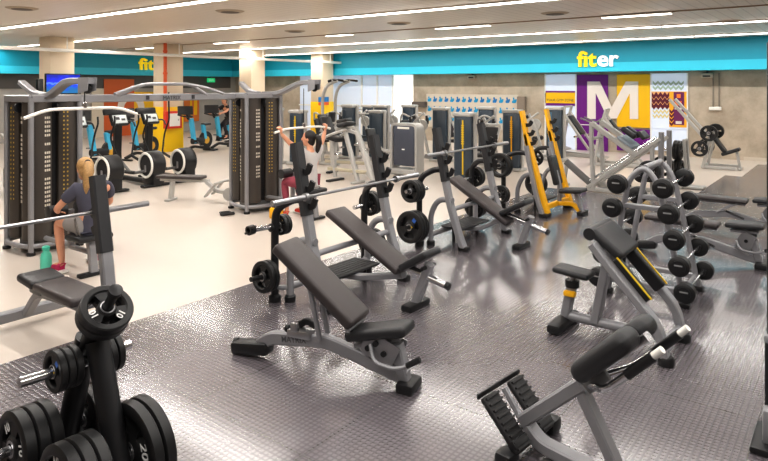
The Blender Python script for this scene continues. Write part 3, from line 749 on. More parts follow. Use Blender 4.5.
# ================================================================== adjustable benches
def adj_bench(label, loc, rz, flat=False, group=None, marks=True):
    pw, pt, qs = (.26, .062, .8) if flat else (.3, .085, 1.0)
    t = thing('adjustable_bench', label, 'bench', loc, rz, 'adjustable benches')
    B().tube([(.1,0,.1),(.2,0,.17),(.68,0,.225),(.86,0,.185),(1.24,0,.09),(1.33,0,.085)], 0, rect=(.095,.07), bend=.12, up=V((0,1,0))).obj('spine', SIL, t)
    B().box((0.02,0,.065), (.34,.13,.1), rot=(0,-.12,0), bev=.03).obj('rear_foot', BLK, t)
    bb = B(); bb.lathe([(.035,-.02),(.05,-.012),(.05,.012),(.035,.02)], (-.13,0,.06), (1,0,0), n=14); bb.obj('transport_wheel', RUB, t)
    B().tube([(1.3,0,.06),(1.24,0,.3)], 0, rect=(.08,.09), up=V((0,1,0))).obj('front_post', SIL, t)
    B().box((1.33,0,.035), (.13,(.3 if flat else .2),.07), bev=.02).obj('front_foot', BLK, t)
    if flat: a, b_, s0, s1 = (.06,.47), (.9,.46), (.96,.46), (1.36,.475)
    else: a, b_, s0, s1 = (.33,.925), (.97,.435), (.88,.315), (1.34,.425)
    B().slab((a[0],0,a[1]), (b_[0],0,b_[1]), pw, pt, bev=.028, off=-.03).obj('back_pad', VIN, t)
    d = V((b_[0]-a[0],0,b_[1]-a[1])).normalized(); nn = V((-d.z,0,d.x))*1
    if nn.z > 0: nn = -nn
    B().slab((a[0]+.1+nn.x*.08,0,a[1]+nn.z*.08+d.z*.1), (b_[0]-.03+nn.x*.08,0,b_[1]+nn.z*.08), .1, .03, bev=.006).obj('back_frame', SIL, t)
    B().slab((s0[0],0,s0[1]), (s1[0],0,s1[1]), (.26 if flat else .22), (.062 if flat else .075), bev=.028, off=-.0).obj('seat_pad', VINB, t)
    B().slab((s0[0]+.05,0,s0[1]-.07), (s1[0]-.06,0,s1[1]-.07), .1, .035, bev=.006).obj('seat_frame', SIL, t)
    if flat:
        for y in (-.06,.06): B().tube([(.5,y,.24),(.78,y,.40)], .016, 8).obj('strut', SIL, t)
        B().tube([(.62,-.02,.26),(.86,-.16,.2)], .014, 8).obj('foot_rod', BLK, t)
    else:
        for y in (-.06,.06): B().tube([(.66,y,.25),(.57,y,.64)], .02, 8).obj('strut', SIL, t)
        B().tube([(.92,-.13,.39),(.92,.13,.39)], .022, 10).obj('pivot_tube', SIL, t)
        bb = B(); bb.box((.47,0,.25), (.2,.12,.06), bev=.015).box((.44,-.05,.3), (.06,.04,.07), bev=.012); bb.obj('carriage', STEEL, t)
        B().tube([(.42,.02,.28),(.5,.02,.34),(.58,.02,.31)], 0, rect=(.05,.04), bend=.03, up=V((0,1,0))).ball((.36,-.02,.27), .03).obj('carriage_lever', BLK, t)
    bb = B()
    for y in (-.07,.07): bb.prism([(1.06,.2),(1.2,.13),(1.28,.36),(1.18,.4),(1.1,.34)] if flat else [(1.0,.24),(1.22,.14),(1.3,.3),(1.16,.36),(1.02,.33)], .012, MX((0,y,0), (1,0,0), (0,0,1)))
    bb.obj('quadrant_plate', STEEL, t)
    for (x, z) in (((1.18,.3),) if flat else ((1.06,.27),(1.12,.31),(1.18,.25))): B().lathe([(.02,-.1),(.02,.1)], (x,0,z), (0,1,0), n=10).obj('pivot_pin', BLK, t)
    B().tube([(1.08,-.09,.3),(1.12,-.13,.2),(1.3,-.14,.18),(1.44,-.12,.26)], .014, 8, bend=.08).obj('release_handle', SIL, t)
    B().tube([(1.37,-.13,.22),(1.46,-.12,.275)], .02, 8).obj('handle_grip', BLK, t)
    if marks:
        text('lettering', 'MATRIX', .06, MX((.42,-.0362,.197), V((1,0,.115)), V((-.115,0,1))), mat('grey_lettering', (92,92,95), .5, noise=.05), t, ext=.001, bold=.0008)
    return t
adj_bench('grey framed adjustable bench in the foreground with raised back pad and dark lettering', (-3.76, 3.19, .012), 13.1)
adj_bench('flat adjustable bench at the right edge, the nearer of two behind the barbell rack', (-2.22, 8.3, .012), 0, True, marks=False)
adj_bench('flat adjustable bench at the right edge, the farther of two, partly cut off', (-2.17, 10.25, .012), 0, True, marks=False)

# ================================================================== preacher curl bench
t = thing('preacher_curl_bench', 'grey preacher curl bench with black arm pad and small round seat', 'curl bench', (-1.6, 5.24, .012))
bb = B().slab((-.52,0,.5), (-.2,0,.475), .21, .055, bev=.028); bb.obj('seat_pad', VINB, t)
B().tube([(-.36,0,.48),(-.37,0,.36)], .026, 12).obj('seat_stem', STEEL, t)
B().tube([(-.37,0,.38),(-.43,0,.1)], 0, rect=(.075,.095), up=V((0,1,0))).obj('seat_post', SIL, t)
B().lathe([(.03,-.03),(.06,-.03),(.06,.03),(.03,.03)], (-.37,0,.385), n=14).obj('stem_collar', BLK, t)
B().box((-.37,-.06,.31), (.1,.06,.045), bev=.012).obj('yellow_lever', YEL, t)
B().box((-.44,-.02,.045), (.12,.5,.085), bev=.03).obj('rear_foot', BLK, t)
B().tube([(-.43,0,.1),(.43,0,.1)], .042, 12).obj('spine', SIL, t)
B().tube([(-.04,0,.78),(-.17,0,.1)], 0, rect=(.07,.1), up=V((0,1,0))).obj('centre_post', SIL, t)
for s_ in (-1, 1):
    y = s_*.275
    f_ = B().tube([(-.1,y,.82),(.0,y,.70),(.40,y,.27),(.45,y,.03)], 0, rect=(.06,.1), bend=.1, up=V((0,1,0))).obj('side_frame', SIL, t)
    B().slab((.04,y-s_*.075,.70), (.30,y-s_*.075,.42), .06, .11, bev=.02).obj('bar_rest_pad', BLK, f_)
    B().slab((.04,y-s_*.036,.70), (.30,y-s_*.036,.42), .016, .012, bev=.003, off=.052).obj('yellow_line', YELS, f_)
    B().lathe([(.06,0),(.062,.05),(.048,.07)], (.45,y,0), n=14).obj('foot', BLK, f_)
B().tube([(.43,-.275,.1),(.43,.275,.1)], .04, 12).obj('front_crossbar', SIL, t)
B().slab((-.13,0,.91), (.11,0,.725), .48, .08, bev=.035).obj('arm_pad', VINB, t)
B().tube([(-.14,-.24,.885),(-.14,.24,.885)], .05, 14).obj('pad_roll', VINB, t)

# ================================================================== back extension bench
t = thing('back_extension_bench', 'angled back extension bench in the right foreground with ribbed foot plates', 'back extension bench', (-1.57, 3.33, .012), -6)
B().tube([(.05,-.16,.06),(.05,.2,.06)], .038, 12).obj('base_roller', SIL, t)
for s_ in (-.22,.26): B().box((.06,s_,.05), (.11,.12,.09), bev=.03).obj('base_foot', BLK, t)
for y in (-.15,.12):
    f_ = B().slab((-.11,y,.315), (.12,y,.085), .14, .04, bev=.015); 
    for k in range(9):
        f = (k+.5)/9; f_.box((-.11+.23*f+.018,y,.315-.23*f+.018), (.012,.125,.014), rot=(0,PI/4,0))
    f_.obj('foot_plate', RUB, t)
    B().box((.09,y,.12), (.05,.14,.05), rot=(0,PI/4,0), bev=.01).obj('heel_ledge', BLK, t)
B().tube([(-.12,-.24,.33),(-.12,.2,.33)], 0, rect=(.012,.03)).obj('top_edge', BLK, t)
B().tube([(-.09,-.01,.31),(.06,-.01,.12)], .02, 8).obj('plate_stem', SIL, t)
B().tube([(.04,0,.17),(.40,0,.50)], 0, rect=(.075,.1), up=V((0,1,0))).obj('main_beam', SIL, t)
B().tube([(.36,0,.49),(.74,0,.84)], 0, rect=(.05,.06), up=V((0,1,0))).obj('pad_slide', CHR, t)
B().tube([(.04,0,.16),(.14,0,.07),(.5,0,.05),(.75,0,.05)], 0, rect=(.07,.09), bend=.1, up=V((0,1,0))).obj('lower_beam', SIL, t)
B().tube([(.38,0,.47),(.62,0,.05)], 0, rect=(.06,.08), up=V((0,1,0))).obj('strut', SIL, t)
B().ball((.61,-.05,.12), .025).obj('strut_knob', WHT, t)
B().box((.76,0,.035), (.12,.5,.07), bev=.02).obj('front_foot', BLK, t)
dx = V((.31,0,.32)).normalized()
for y in (-.105,.125):
    bb = B().slab((.435,y,.575), (.715,y,.855), .2, .11, bev=.055, seg=4, off=.02); bb.obj('hip_pad', VINB, t)
for y in (-.14,.22):
    h_ = B().tube([(.46,y*.4,.52),(.58,y,.57),(.71,y,.70)], .02, 10, bend=.05).obj('handle_bar', CHR, t)
    B().tube([(.69,y,.68),(.815,y,.81)], .026, 10).obj('handle_grip', BLK, h_)
    B().tube([(.81,y,.805),(.855,y,.852)], .019, 10).obj('handle_tip', WHT, h_)
B().box((.5,-.06,.56), (.16,.03,.06), rot=(0,-PI/4,0), bev=.008).obj('slide_plate', GRYP, t)

# ================================================================== fixed barbell rack
BR = V((-1.67, 6.73, .012))
t = thing('barbell_rack', 'grey A-frame barbell rack loaded with fixed bars behind the preacher curl bench', 'barbell rack', BR)
arch = [(-.36,.02),(-.21,.85),(-.15,1.17),(-.0,1.31),(.12,1.15),(.19,.85),(.36,.02)]
for y in (-.36,.26):
    f_ = B().tube([(p_[0],y,p_[1]) for p_ in arch], .029, 12, bend=.16).obj('end_arch', SIL2 if False else SIL, t)
    B().tube([(-.21,y,.9),(.18,y,.9)], 0, rect=(.05,.05)).obj('arch_crossbar', SIL, f_)
    B().tube([(-.34,y,.14),(.34,y,.14)], 0, rect=(.05,.05)).obj('arch_crossbar', SIL, f_)
    for s_ in (-1,1):
        B().box((s_*.36,y,.02), (.1,.1,.045), bev=.015).obj('foot', BLK, f_)
        for k in range(5):
            x = s_*(.185+.047*k); z = 1.13-.235*k
            B().tube([(s_*(.13+.047*k),y,z-.03),(x+s_*.035,y,z-.03),(x+s_*.05,y,z+.03)], .013, 8, bend=.02).obj('bar_hook', BLK, f_)
B().tube([(0,-.36,1.29),(0,.26,1.29)], .03, 10).obj('top_bar', SIL, t)
B().tube([(-.34,-.36,.14),(-.34,.26,.14)], .028, 10).obj('lower_bar', SIL, t); B().tube([(.34,-.36,.14),(.34,.26,.14)], .028, 10).obj('lower_bar', SIL, t)
fb = None
LV = ['top', 'second', 'third', 'fourth', 'bottom']
for s_ in (-1, 1):
    for k in range(5):
        pos = (BR.x+s_*(.21+.047*k), BR.y, BR.z+1.13-.235*k+.0)
        lab = 'short black-headed fixed barbell, %s level, %s side of the A-frame rack' % (LV[k], 'left' if s_ < 0 else 'right')
        if fb is None:
            fb = thing('fixed_barbell', lab, 'barbell', pos, group='fixed barbells on the A-frame rack')
            B().tube([(0,-.53,0),(0,.34,0)], .014, 10).obj('bar', CHR, fb)
            for q in (-1, 1):
                h_ = B().lathe([(.02,-.05),(.074,-.05),(.093,-.036),(.093,.036),(.074,.05),(.02,.05)], (0,q*.435-.095,0), (0,1,0), n=24).obj('head', PLATE, fb)
                B().lathe([(.012,-.005),(.06,-.004),(.06,.004),(.012,.005)], (0,q*.488-.095,0), (0,1,0), n=20).obj('end_cap', BLK, h_)
                bb = B(); 
                for zz in (.015,): bb.box((0,q*.4935-.095,zz), (.07,.004,.013))
                bb.obj('white_print', mat('faded_print', (150,150,150), .6, noise=.1), h_)
        else: dup(fb, pos, label=lab)

# ================================================================== weight tree with plates
WT = V((-3.06, 1.58, .012))
t = thing('weight_plate_tree', 'black A-shaped weight tree in the left foreground loaded with plates', 'weight tree', WT)
top = V((0.02,0,.92))
for s_ in (-1, 1):
    B().tube([((.33 if s_ > 0 else -.33),0,.06),(s_*.05,0,.82)], .056, 14).obj('leg', BLK, t)
    B().tube([((.33 if s_ > 0 else -.33),-.36,.05),((.33 if s_ > 0 else -.33),.36,.05)], 0, rect=(.08,.07)).obj('foot_bar', BLK, t)
    for q in (-1, 1):
        B().tube([((.235 if s_ > 0 else -.235),0,.3),((.235 if s_ > 0 else -.235),q*(.36 if q < 0 else .24),.31)], .025, 12).obj('horn', CHR, t)
B().tube([(-.33,0,.09),(.33,0,.09)], .035, 12).obj('cross_tube', BLK, t)
tdir = V((.66,-.05,.75)).normalized(); tb = V((-.02,0,.80))
B().tube([(-.1,0,.72),tuple(tb),tuple(tb+tdir*.2)], .05, 14).obj('neck', BLK, t)
B().tube([tuple(tb+tdir*.15), tuple(tb+tdir*.42)], .024, 12).obj('top_horn', BLK, t)
B().lathe([(.02,0),(.033,.004),(.033,.03),(.02,.034)], tb+tdir*.40, tdir, n=14).obj('horn_cap', BLK, t)
for q in (-1, 1):
    B().tube([(-.03,0,.70),(-.03,q*(.33 if q < 0 else .22),.712)], .025, 12).obj('middle_horn', CHR, t)
GT = 'plates on the black weight tree'
stack(WT+tb+tdir*.2, tdir, 2, .125, .045, 'small black plate on the top horn of the weight tree', GT, marks=('10',(2.1,-2.1)), sticker=True)
stack(WT+V((-.03,-.07,.705)), (0,-1,.03), 3, .1, .035, 'small black plate on the near middle horn of the weight tree', GT, sticker=True)
stack(WT+V((-.03,.07,.705)), (0,1,.03), 2, .1, .035, 'small black plate on the far middle horn of the weight tree', GT)
stack(WT+V((-.235,-.1,.306)), (0,-1,.03), 3, .175, .06, 'thick black plate on the near left horn of the weight tree', GT, marks=('10',(-1.0,1.0)))
stack(WT+V((.235,-.1,.306)), (0,-1,.03), 3, .175, .06, 'thick black plate on the near right horn of the weight tree', GT, marks=('10',(-1.4,-.5)), sticker=True)
stack(WT+V((-.235,.07,.306)), (0,1,.03), 2, .165, .06, 'thick black plate on the far left horn of the weight tree', GT)
for i in range(2):
    put_plate(WT+V((.235,.09+.065*i,.309)), (0,1,.03), .225, .06, 'large black plate, far right horn of the weight tree, %s' % ('inner one' if i == 0 else 'outer one'), GT, spin=.4, marks=('20',(.9,-1.2)) if i == 0 else None)

# ================================================================== cable towers
WTX = [mat('stack_numerals_yellow', (190,160,66), .5, noise=.1), mat('stack_numerals_white', (206,200,186), .5, noise=.1)]
def cable_tower(loc, label, rz, ay):
    t = thing('cable_tower', label, 'cable machine', loc, rz, group='cable towers')
    h = .31; zt = 1.95
    for (x, y) in ((-h,-h),(h,-h),(h,h),(-h,h)):
        B().tube([(x,y,.0),(x,y,zt)], .034, 12).obj('post', SIL2 if False else SIL, t)
    # shrouds: two on each side with a dark gap and a yellow weight scale between
    for k in range(4):
        M = Matrix.Rotation(k*PI/2, 4, 'Z')
        def P(x, y, z): return M @ V((x, y, z))
        s_ = None
        for (x0, x1) in ((-.275,-.045),(.045,.275)):
            bb = B(); n = 6
            prof = [(x0+(x1-x0)*i/n, -h+.02-.05*math.sin(PI*i/n)) for i in range(n+1)]
            prof = prof+[(x1, -h+.07), (x0, -h+.07)]
            bb.prism(prof, zt-.2, M @ Matrix.Translation((0,0,.17)))
            sh = bb.obj('shroud', SHR, t)
            if k in (0, 1):
                bb = B(); xm = x0+(x1-x0)*(.68 if x0 < 0 else .3)
                col = 0 if (k+(x0 > 0)) % 2 == 0 else 1
                for i in range(22):
                    if random.random() < .22 and col: continue
                    z = 1.82-i*.055-(0 if col == 0 else .12)
                    for dx in ((-.02,.02) if col == 0 else (-.03,.0,.03)):
                        y = -h+.02-.05*math.sin(PI*(xm+dx-x0)/(x1-x0))-.002
                        bb.box(None, (.018,.004,.03 if col else .02), M=M @ Matrix.Translation((xm+dx, y, z)))
                bb.obj('printed_scale', WTX[col], sh)
        B().box(None, (.075,.03,zt-.25), M=M @ Matrix.Translation((0,-h+.09,1.05))).obj('weight_stack', BLK, t)
        if k in (0, 1): B().box(None, (.016,.01,1.3), M=M @ Matrix.Translation((-.035,-h+.07,1.05))).obj('yellow_scale_strip', YELS, t)
        B().lathe([(.01,-.012),(.06,-.012),(.06,.012),(.01,.012)], P(.0,-h+.0,1.82), P(1,0,0)-P(0,0,0), n=18).obj('pulley', BLK, t)
        B().tube([P(-h,-h,zt-.01),P(h,-h,zt-.01)], 0, rect=(.07,.09)).obj('top_rail', SIL, t)
        B().tube([P(-h,-h,.11),P(-.16,-h-.06,.11),P(.16,-h-.06,.11),P(h,-h,.11)], .03, 10, bend=.1).obj('base_rail', SIL, t)
        B().lathe([(.05,0),(.052,.03),(.036,.04)], P(h,-h,0), n=12).obj('foot', BLK, t)
    B().lathe([(.25,.02),(.27,.05),(.27,.16),(.23,.18)], (0,0,0), n=20).obj('base_drum', GRYP, t)
    B().box((0,0,zt+.0), (.56,.56,.06), bev=.02).obj('top_plate', SIL, t)
    a_ = B().tube([(.1,ay*.3,zt+.02),(.45,ay*.7,zt+.03),(.95,ay,zt+.21),(1.46,ay,zt+.21)], 0, rect=(.07,.11), bend=.15, up=V((0,1,0))).obj('lat_arm', SIL, t)
    bb = B()
    for y in (ay-.05,ay+.05): bb.prism([(1.28,zt+.06),(1.48,zt+.1),(1.5,zt+.25),(1.28,zt+.25)], .008, MX((0,y,0), (1,0,0), (0,0,1)))
    bb.obj('pulley_bracket', SIL, a_)
    B().lathe([(.01,-.014),(.06,-.014),(.06,.014),(.01,.014)], (1.39,ay,zt+.12), (0,1,0), n=18).obj('pulley', BLK, a_)
    B().tube([(-.1,.1,zt+.02),(-.45,.1,zt+.05),(-.8,.1,zt+.2)], 0, rect=(.07,.1), bend=.1, up=V((0,1,0))).obj('rear_arm', SIL, t)
    return t
TL = V((-8.46, 3.72, 0)); TC = V((-8.2, 7.08, 0))
cable_tower(TL, 'dark four-sided cable tower at the left edge beside the seated blond woman', 3, -.2)
cable_tower(TC, 'dark four-sided cable tower in the middle beside the woman in pale grey pulling a bar', -15, .33)
def lat_station(loc, label, seat_z=.45):
    t = thing('pulldown_bench', label, 'machine seat', loc)
    B().box((0,0,seat_z-.03), (.34,.4,.07), bev=.028).obj('seat_pad', VINB, t)
    B().tube([(.02,0,seat_z-.07),(.06,0,.3),(.1,0,.03)], 0, rect=(.07,.09), bend=.1, up=V((0,1,0))).obj('seat_post', SIL, t)
    B().box((.1,0,.02), (.1,.34,.04), bev=.012).obj('base_foot', BLK, t)
    B().tube([(.06,0,.24),(-.4,0,.24),(-1.05,0,.24)], .03, 10).obj('link_tube', SIL, t)
    B().tube([(-.42,0,.24),(-.42,0,seat_z+.22)], 0, rect=(.06,.06), up=V((0,1,0))).obj('roller_post', SIL, t)
    for s_ in (-1, 1): B().lathe([(.02,0),(.075,.01),(.075,.21),(.02,.22)], (-.42,s_*.05,seat_z+.22), (0,s_,0), n=16).obj('thigh_roller', VINB, t)
    return t
lat_station((-6.85, 3.5, 0), 'dark padded pulldown seat under the blond woman by the left cable tower')
lat_station((-6.88, 7.08, 0), 'dark padded pulldown seat with black thigh roller under the dark haired woman', .48)
def lat_bar(label, c, half, dz, top):
    t = thing('pulldown_bar', label, 'cable bar', c)
    B().tube([(0,-half,-dz),(0,-half*.62,0),(0,half*.62,0),(0,half,-dz)], .019, 10, bend=.12).obj('bar', WHT, t)
    B().lathe([(.01,0),(.028,.01),(.028,.06),(.01,.08)], (0,0,.0), (0,0,1), n=10).obj('swivel', CHR, t)
    B().tube([(0,0,.07),(0,0,top-c[2])], .006, 6).obj('cable', BLK, t)
    return t
lat_bar('long white pulldown bar hanging unused over the blond woman', (-7.15, 3.6, 1.84), .66, .09, 2.06)
LB2 = V((-7.02, 7.05, 1.44)); lat_bar('white pulldown bar held by the dark haired woman', LB2, .62, .05, 2.06)
# beam with pull-up handles between the towers
t = thing('pull_up_beam', 'grey beam with curved pull-up handles joining the two cable towers', 'pull-up beam', (-8.3, 5.36, 1.93))
B().tube([(0,-1.33,0),(0,1.33,0)], 0, rect=(.09,.11)).obj('beam', SIL, t)
B().tube([(.02,-.75,.02),(.05,-.55,.11),(.07,-.35,.2),(.07,.42,.2),(.05,.6,.11),(.02,.78,.02)], .026, 10, bend=.14).obj('pull_up_handle', SIL, t)
B().tube([(.35,-.95,.06),(.2,-.6,.15),(.07,-.35,.19)], .022, 10, bend=.1).tube([(.07,.42,.19),(.2,.62,.15),(.35,.85,.05)], .022, 10, bend=.1).obj('side_grip', SIL, t)
text('lettering', 'MATRIX', .085, MX((.058,.12,-.01), (0,1,0), (0,0,1)), DKL, t, ext=.001)
bb = B(); bb.box((.056,-.28,0),(.006,.05,.06)).box((.056,.5,0),(.006,.05,.06)); bb.obj('emblem', DKL, t)
# low row bench
t = thing('low_row_bench', 'long low rowing bench with brown pad left of the middle cable tower', 'bench', (-9.62, 6.85, 0), 26)
B().box((-.25,0,.44), (.9,.26,.06), bev=.025).obj('pad', VIN, t)
B().tube([(-.66,0,.38),(.3,0,.38)], 0, rect=(.07,.05)).obj('rail', SIL2, t)
B().tube([(-.42,0,.37),(-.46,0,.03)], 0, rect=(.07,.1), up=V((0,1,0))).box((-.46,0,.02), (.1,.3,.04), bev=.012).obj('leg', SIL2, t)
B().tube([(.25,0,.37),(.45,0,.2),(.72,0,.2)], 0, rect=(.07,.08), bend=.1, up=V((0,1,0))).obj('front_beam', SIL2, t)
for y in (-.14,.14): B().slab((.3,y,.12), (.5,y,.36), .12, .03, bev=.01).obj('foot_plate', SIL2, t)
B().tube([(.5,-.2,.36),(.68,-.2,.42),(.74,-.1,.42)], .02, 8, bend=.06).tube([(.5,.2,.36),(.7,.2,.42)], .02, 8).obj('handle_rest', SIL2, t)
B().lathe([(.02,-.02),(.12,-.02),(.12,.02),(.02,.02)], (.72,-.05,.16), (0,1,0), n=18).obj('pulley_cover', SIL2, t)
t = thing('rowing_stirrup', 'black stirrup cable handle lying on the floor before the middle cable tower', 'stirrup', (-8.35, 6.45, .0))
B().tube([(0,0,.02),(.18,-.12,.02),(.26,.08,.02),(.06,.14,.02),(0,0,.02)], .015, 8).obj('strap', BLK, t)
B().tube([(.18,-.12,.03),(.26,.08,.03)], .026, 10).obj('grip', RUB, t)

# ================================================================== ellipticals
def elliptical(label, loc, tall=1.45):
    t = thing('elliptical_trainer', label, 'elliptical', loc, group='elliptical trainers')
    ring = (0,-.17,.45)
    bb = B().lathe([(.02,-.15),(.25,-.15),(.29,-.1),(.29,.12),(.24,.16),(.02,.16)], (0,0,.45), (0,1,0), n=28); bb.box((.02,0,.2), (.44,.28,.34), bev=.06)
    bb.obj('flywheel_housing', BLK, t)
    B().lathe([(.222,-.012),(.26,-.02),(.275,0),(.26,.02),(.222,.012)], ring, (0,1,0), n=28, cap=False).obj('white_ring', WHT, t)
    B().lathe([(.01,-.01),(.2,-.004),(.2,.004),(.01,.01)], (0,-.165,.45), (0,1,0), n=24).obj('ring_cover', RUB, t)
    B().box((.1,0,.03), (.16,.62,.05), bev=.02).obj('rear_stabiliser', BLK, t)
    B().tube([(0,0,.08),(-1.25,0,.08)], 0, rect=(.1,.09)).obj('base_beam', BLK, t)
    B().box((-1.3,0,.03), (.14,.6,.05), bev=.02).obj('front_stabiliser', BLK, t)
    B().tube([(-1.3,0,.08),(-1.42,0,.5),(-1.38,0,1.28)], 0, rect=(.12,.16), bend=.2, up=V((0,1,0))).obj('mast', BLK, t)
    c_ = B().box((-1.34,0,1.34), (.09,.4,.28), rot=(0,-.5,0), bev=.03); c_.box((-1.44,-.06,1.52), (.1,.5,.14), rot=(0,-.3,0), bev=.03)
    c_ = c_.obj('console', BLK, t)
    B().box((-1.29,0,1.36), (.012,.32,.2), rot=(0,-.5,0), bev=.004).obj('screen', SCR, c_)
    bb = B(); bb.box((-1.282,-.06,1.38), (.012,.08,.06), rot=(0,-.5,0)).box((-1.282,.07,1.35), (.012,.09,.05), rot=(0,-.5,0)); bb.obj('screen_marks', DKL, c_)
    for s_ in (-1, 1):
        y = s_*.28
        B().tube([(-1.1,y*.6,.55),(-1.2,y,.95),(-1.1,y,1.15),(-1.0,y,1.3),(-1.02,y,tall if s_ > 0 else 1.45)], .02, 8, bend=.2).obj('swing_arm', BLK, t)
        B().tube([(-1.36,y*.5,1.3),(-1.14,y*.8,1.32),(-1.06,y*.8,1.2)], .018, 8, bend=.08).obj('fixed_handle', BLK, t)
        B().box((-.55,y*.8,.33+s_*.06), (.44,.16,.05), bev=.02).obj('pedal', RUB, t)
        B().tube([(0,y*.62,.45+s_*.12),(-.5,y*.7,.3+s_*.06),(-1.1,y*.6,.55)], .03, 8, bend=.1).obj('link_arm', GRYP if s_ < 0 else BLK, t)
        B().tube([(0,y*.6,.45),(0,y*.62,.45+s_*.14)], .03, 8).obj('crank', STEEL, t)
    return t
elliptical('black elliptical trainer with white ringed flywheel directly behind the blond woman', G(102, 170.5, .45)+V((0,.17,-.45)))
elliptical('black elliptical trainer with white ringed flywheel, middle one of three', G(145.5, 165.3, .45)+V((0,.17,-.45)))
elliptical('black elliptical trainer with white ringed flywheel in front of the yellow pillar', G(177.6, 161.5, .45)+V((0,.17,-.45)), 1.95)

# ================================================================== exercise bikes
def bike(label, loc, rz):
    t = thing('exercise_bike', label, 'exercise bike', loc, rz, 'exercise bikes')
    # local -y is forward
    B().box((0,-.55,.03), (.52,.1,.05), bev=.02).obj('front_stabiliser', BLK, t)
    B().box((0,.5,.03), (.5,.1,.05), bev=.02).obj('rear_stabiliser', BLK, t)
    B().tube([(0,-.55,.07),(0,-.2,.2),(0,.5,.07)], 0, rect=(.08,.08), bend=.1).obj('base_beam', BLK, t)
    fw = B().lathe([(.02,-.05),(.26,-.05),(.28,-.03),(.28,.03),(.26,.05),(.02,.05)], (0,.34,.36), (1,0,0), n=28).obj('flywheel', BLK, t)
    B().lathe([(.01,-.062),(.12,-.055),(.12,.055),(.01,.062)], (0,.34,.36), (1,0,0), n=22).obj('yellow_hub', mat('hub_gold', (206,160,50), .45, noise=.1), fw)
    B().box((0,-.0,.36), (.14,.6,.2), bev=.07).obj('drive_cover', BLK, t)
    B().tube([(0,-.16,.3),(0,-.3,1.08)], 0, rect=(.13,.13)).obj('cyan_front_post', CYAN, t)
    B().tube([(0,.3,.4),(0,.22,.86)], 0, rect=(.12,.13)).obj('cyan_seat_post', CYAN, t)
    B().box((0,.36,.87), (.22,.28,.08), bev=.035).obj('saddle', VINB, t)
    B().tube([(0,-.4,1.06),(0,-.46,1.14)], .04, 8).tube([(-.24,-.62,1.2),(-.2,-.4,1.14),(.2,-.4,1.14),(.24,-.62,1.2)], .022, 8, bend=.08).obj('handlebar', BLK, t)
    c_ = B().box((-.02,-.52,1.34), (.46,.06,.28), rot=(-.35,0,.9), bev=.02).obj('console', BLK, t)
    B().box((.02,-.49,1.35), (.36,.01,.2), rot=(-.35,0,.9)).obj('screen', mat('dim_screen', (60,70,76), .25, noise=.2), c_)
    B().tube([(0,-.4,1.1),(0,-.53,1.3)], .04, 8).obj('console_stem', BLK, t)
    for s_ in (-1, 1):
        B().tube([(s_*.09,-.1,.34),(s_*.11,-.1+.1*s_,.34-.13*s_)], .018, 8).box((s_*.16,-.1+.1*s_,.34-.13*s_), (.1,.1,.03), bev=.01).obj('crank_and_pedal', GRYP, t)
    return t
bike('cyan and black exercise bike right of the yellow pillar', G(198, 152), 10)
bike('cyan and black exercise bike ridden by the dark haired person', G(223, 148.5), 10)
bike('cyan and black exercise bike partly behind the first two ellipticals', (-15.9, 8.4, 0), 10)
bike('cyan and black exercise bike behind the rearmost elliptical console', (-16.4, 9.9, 0), 10)
t = thing('standing_flag', 'yellow and black upright display panel by the left cable tower top', 'display panel', (-13.6, 5.9, 0))
B().box((0,0,1.55), (.08,.3,.34), bev=.02).obj('orange_panel', ORANGE, t)
B().tube([(0,0,0.02),(0,0,1.4)], .03, 8).obj('pole', BLK, t); B().box((0,0,.02), (.4,.4,.04), bev=.01).obj('base', BLK, t)
B().box((0,0,2.0), (.12,.12,.5), bev=.02).obj('black_cap', BLK, t)
t = thing('stair_climber', 'grey and black stepping machine seen between the left cable tower and the ellipticals', 'stepping machine', (-13.0, 5.35, 0))
B().box((0,0,.3), (.8,.5,.5), bev=.08).obj('body', BLK, t)
B().tube([(-.3,.0,.5),(-.45,0,1.2)], .05, 10).obj('mast', SIL2, t)
B().box((-.42,0,1.3), (.1,.36,.26), rot=(0,-.4,0), bev=.03).obj('console', BLK, t)
for s_ in (-1, 1):
    B().tube([(-.4,s_*.25,1.15),(.05,s_*.27,1.0),(.35,s_*.25,.5)], .03, 8, bend=.15).obj('handrail', SIL2, t)
    B().tube([(-.2,s_*.2,.55),(.2,s_*.2,.9),(-.1,s_*.2,1.1)], .035, 8, bend=.08).obj('lever', SIL2, t)
    B().box((.2,s_*.14,.58), (.36,.2,.05), bev=.02).obj('step', RUB, t)

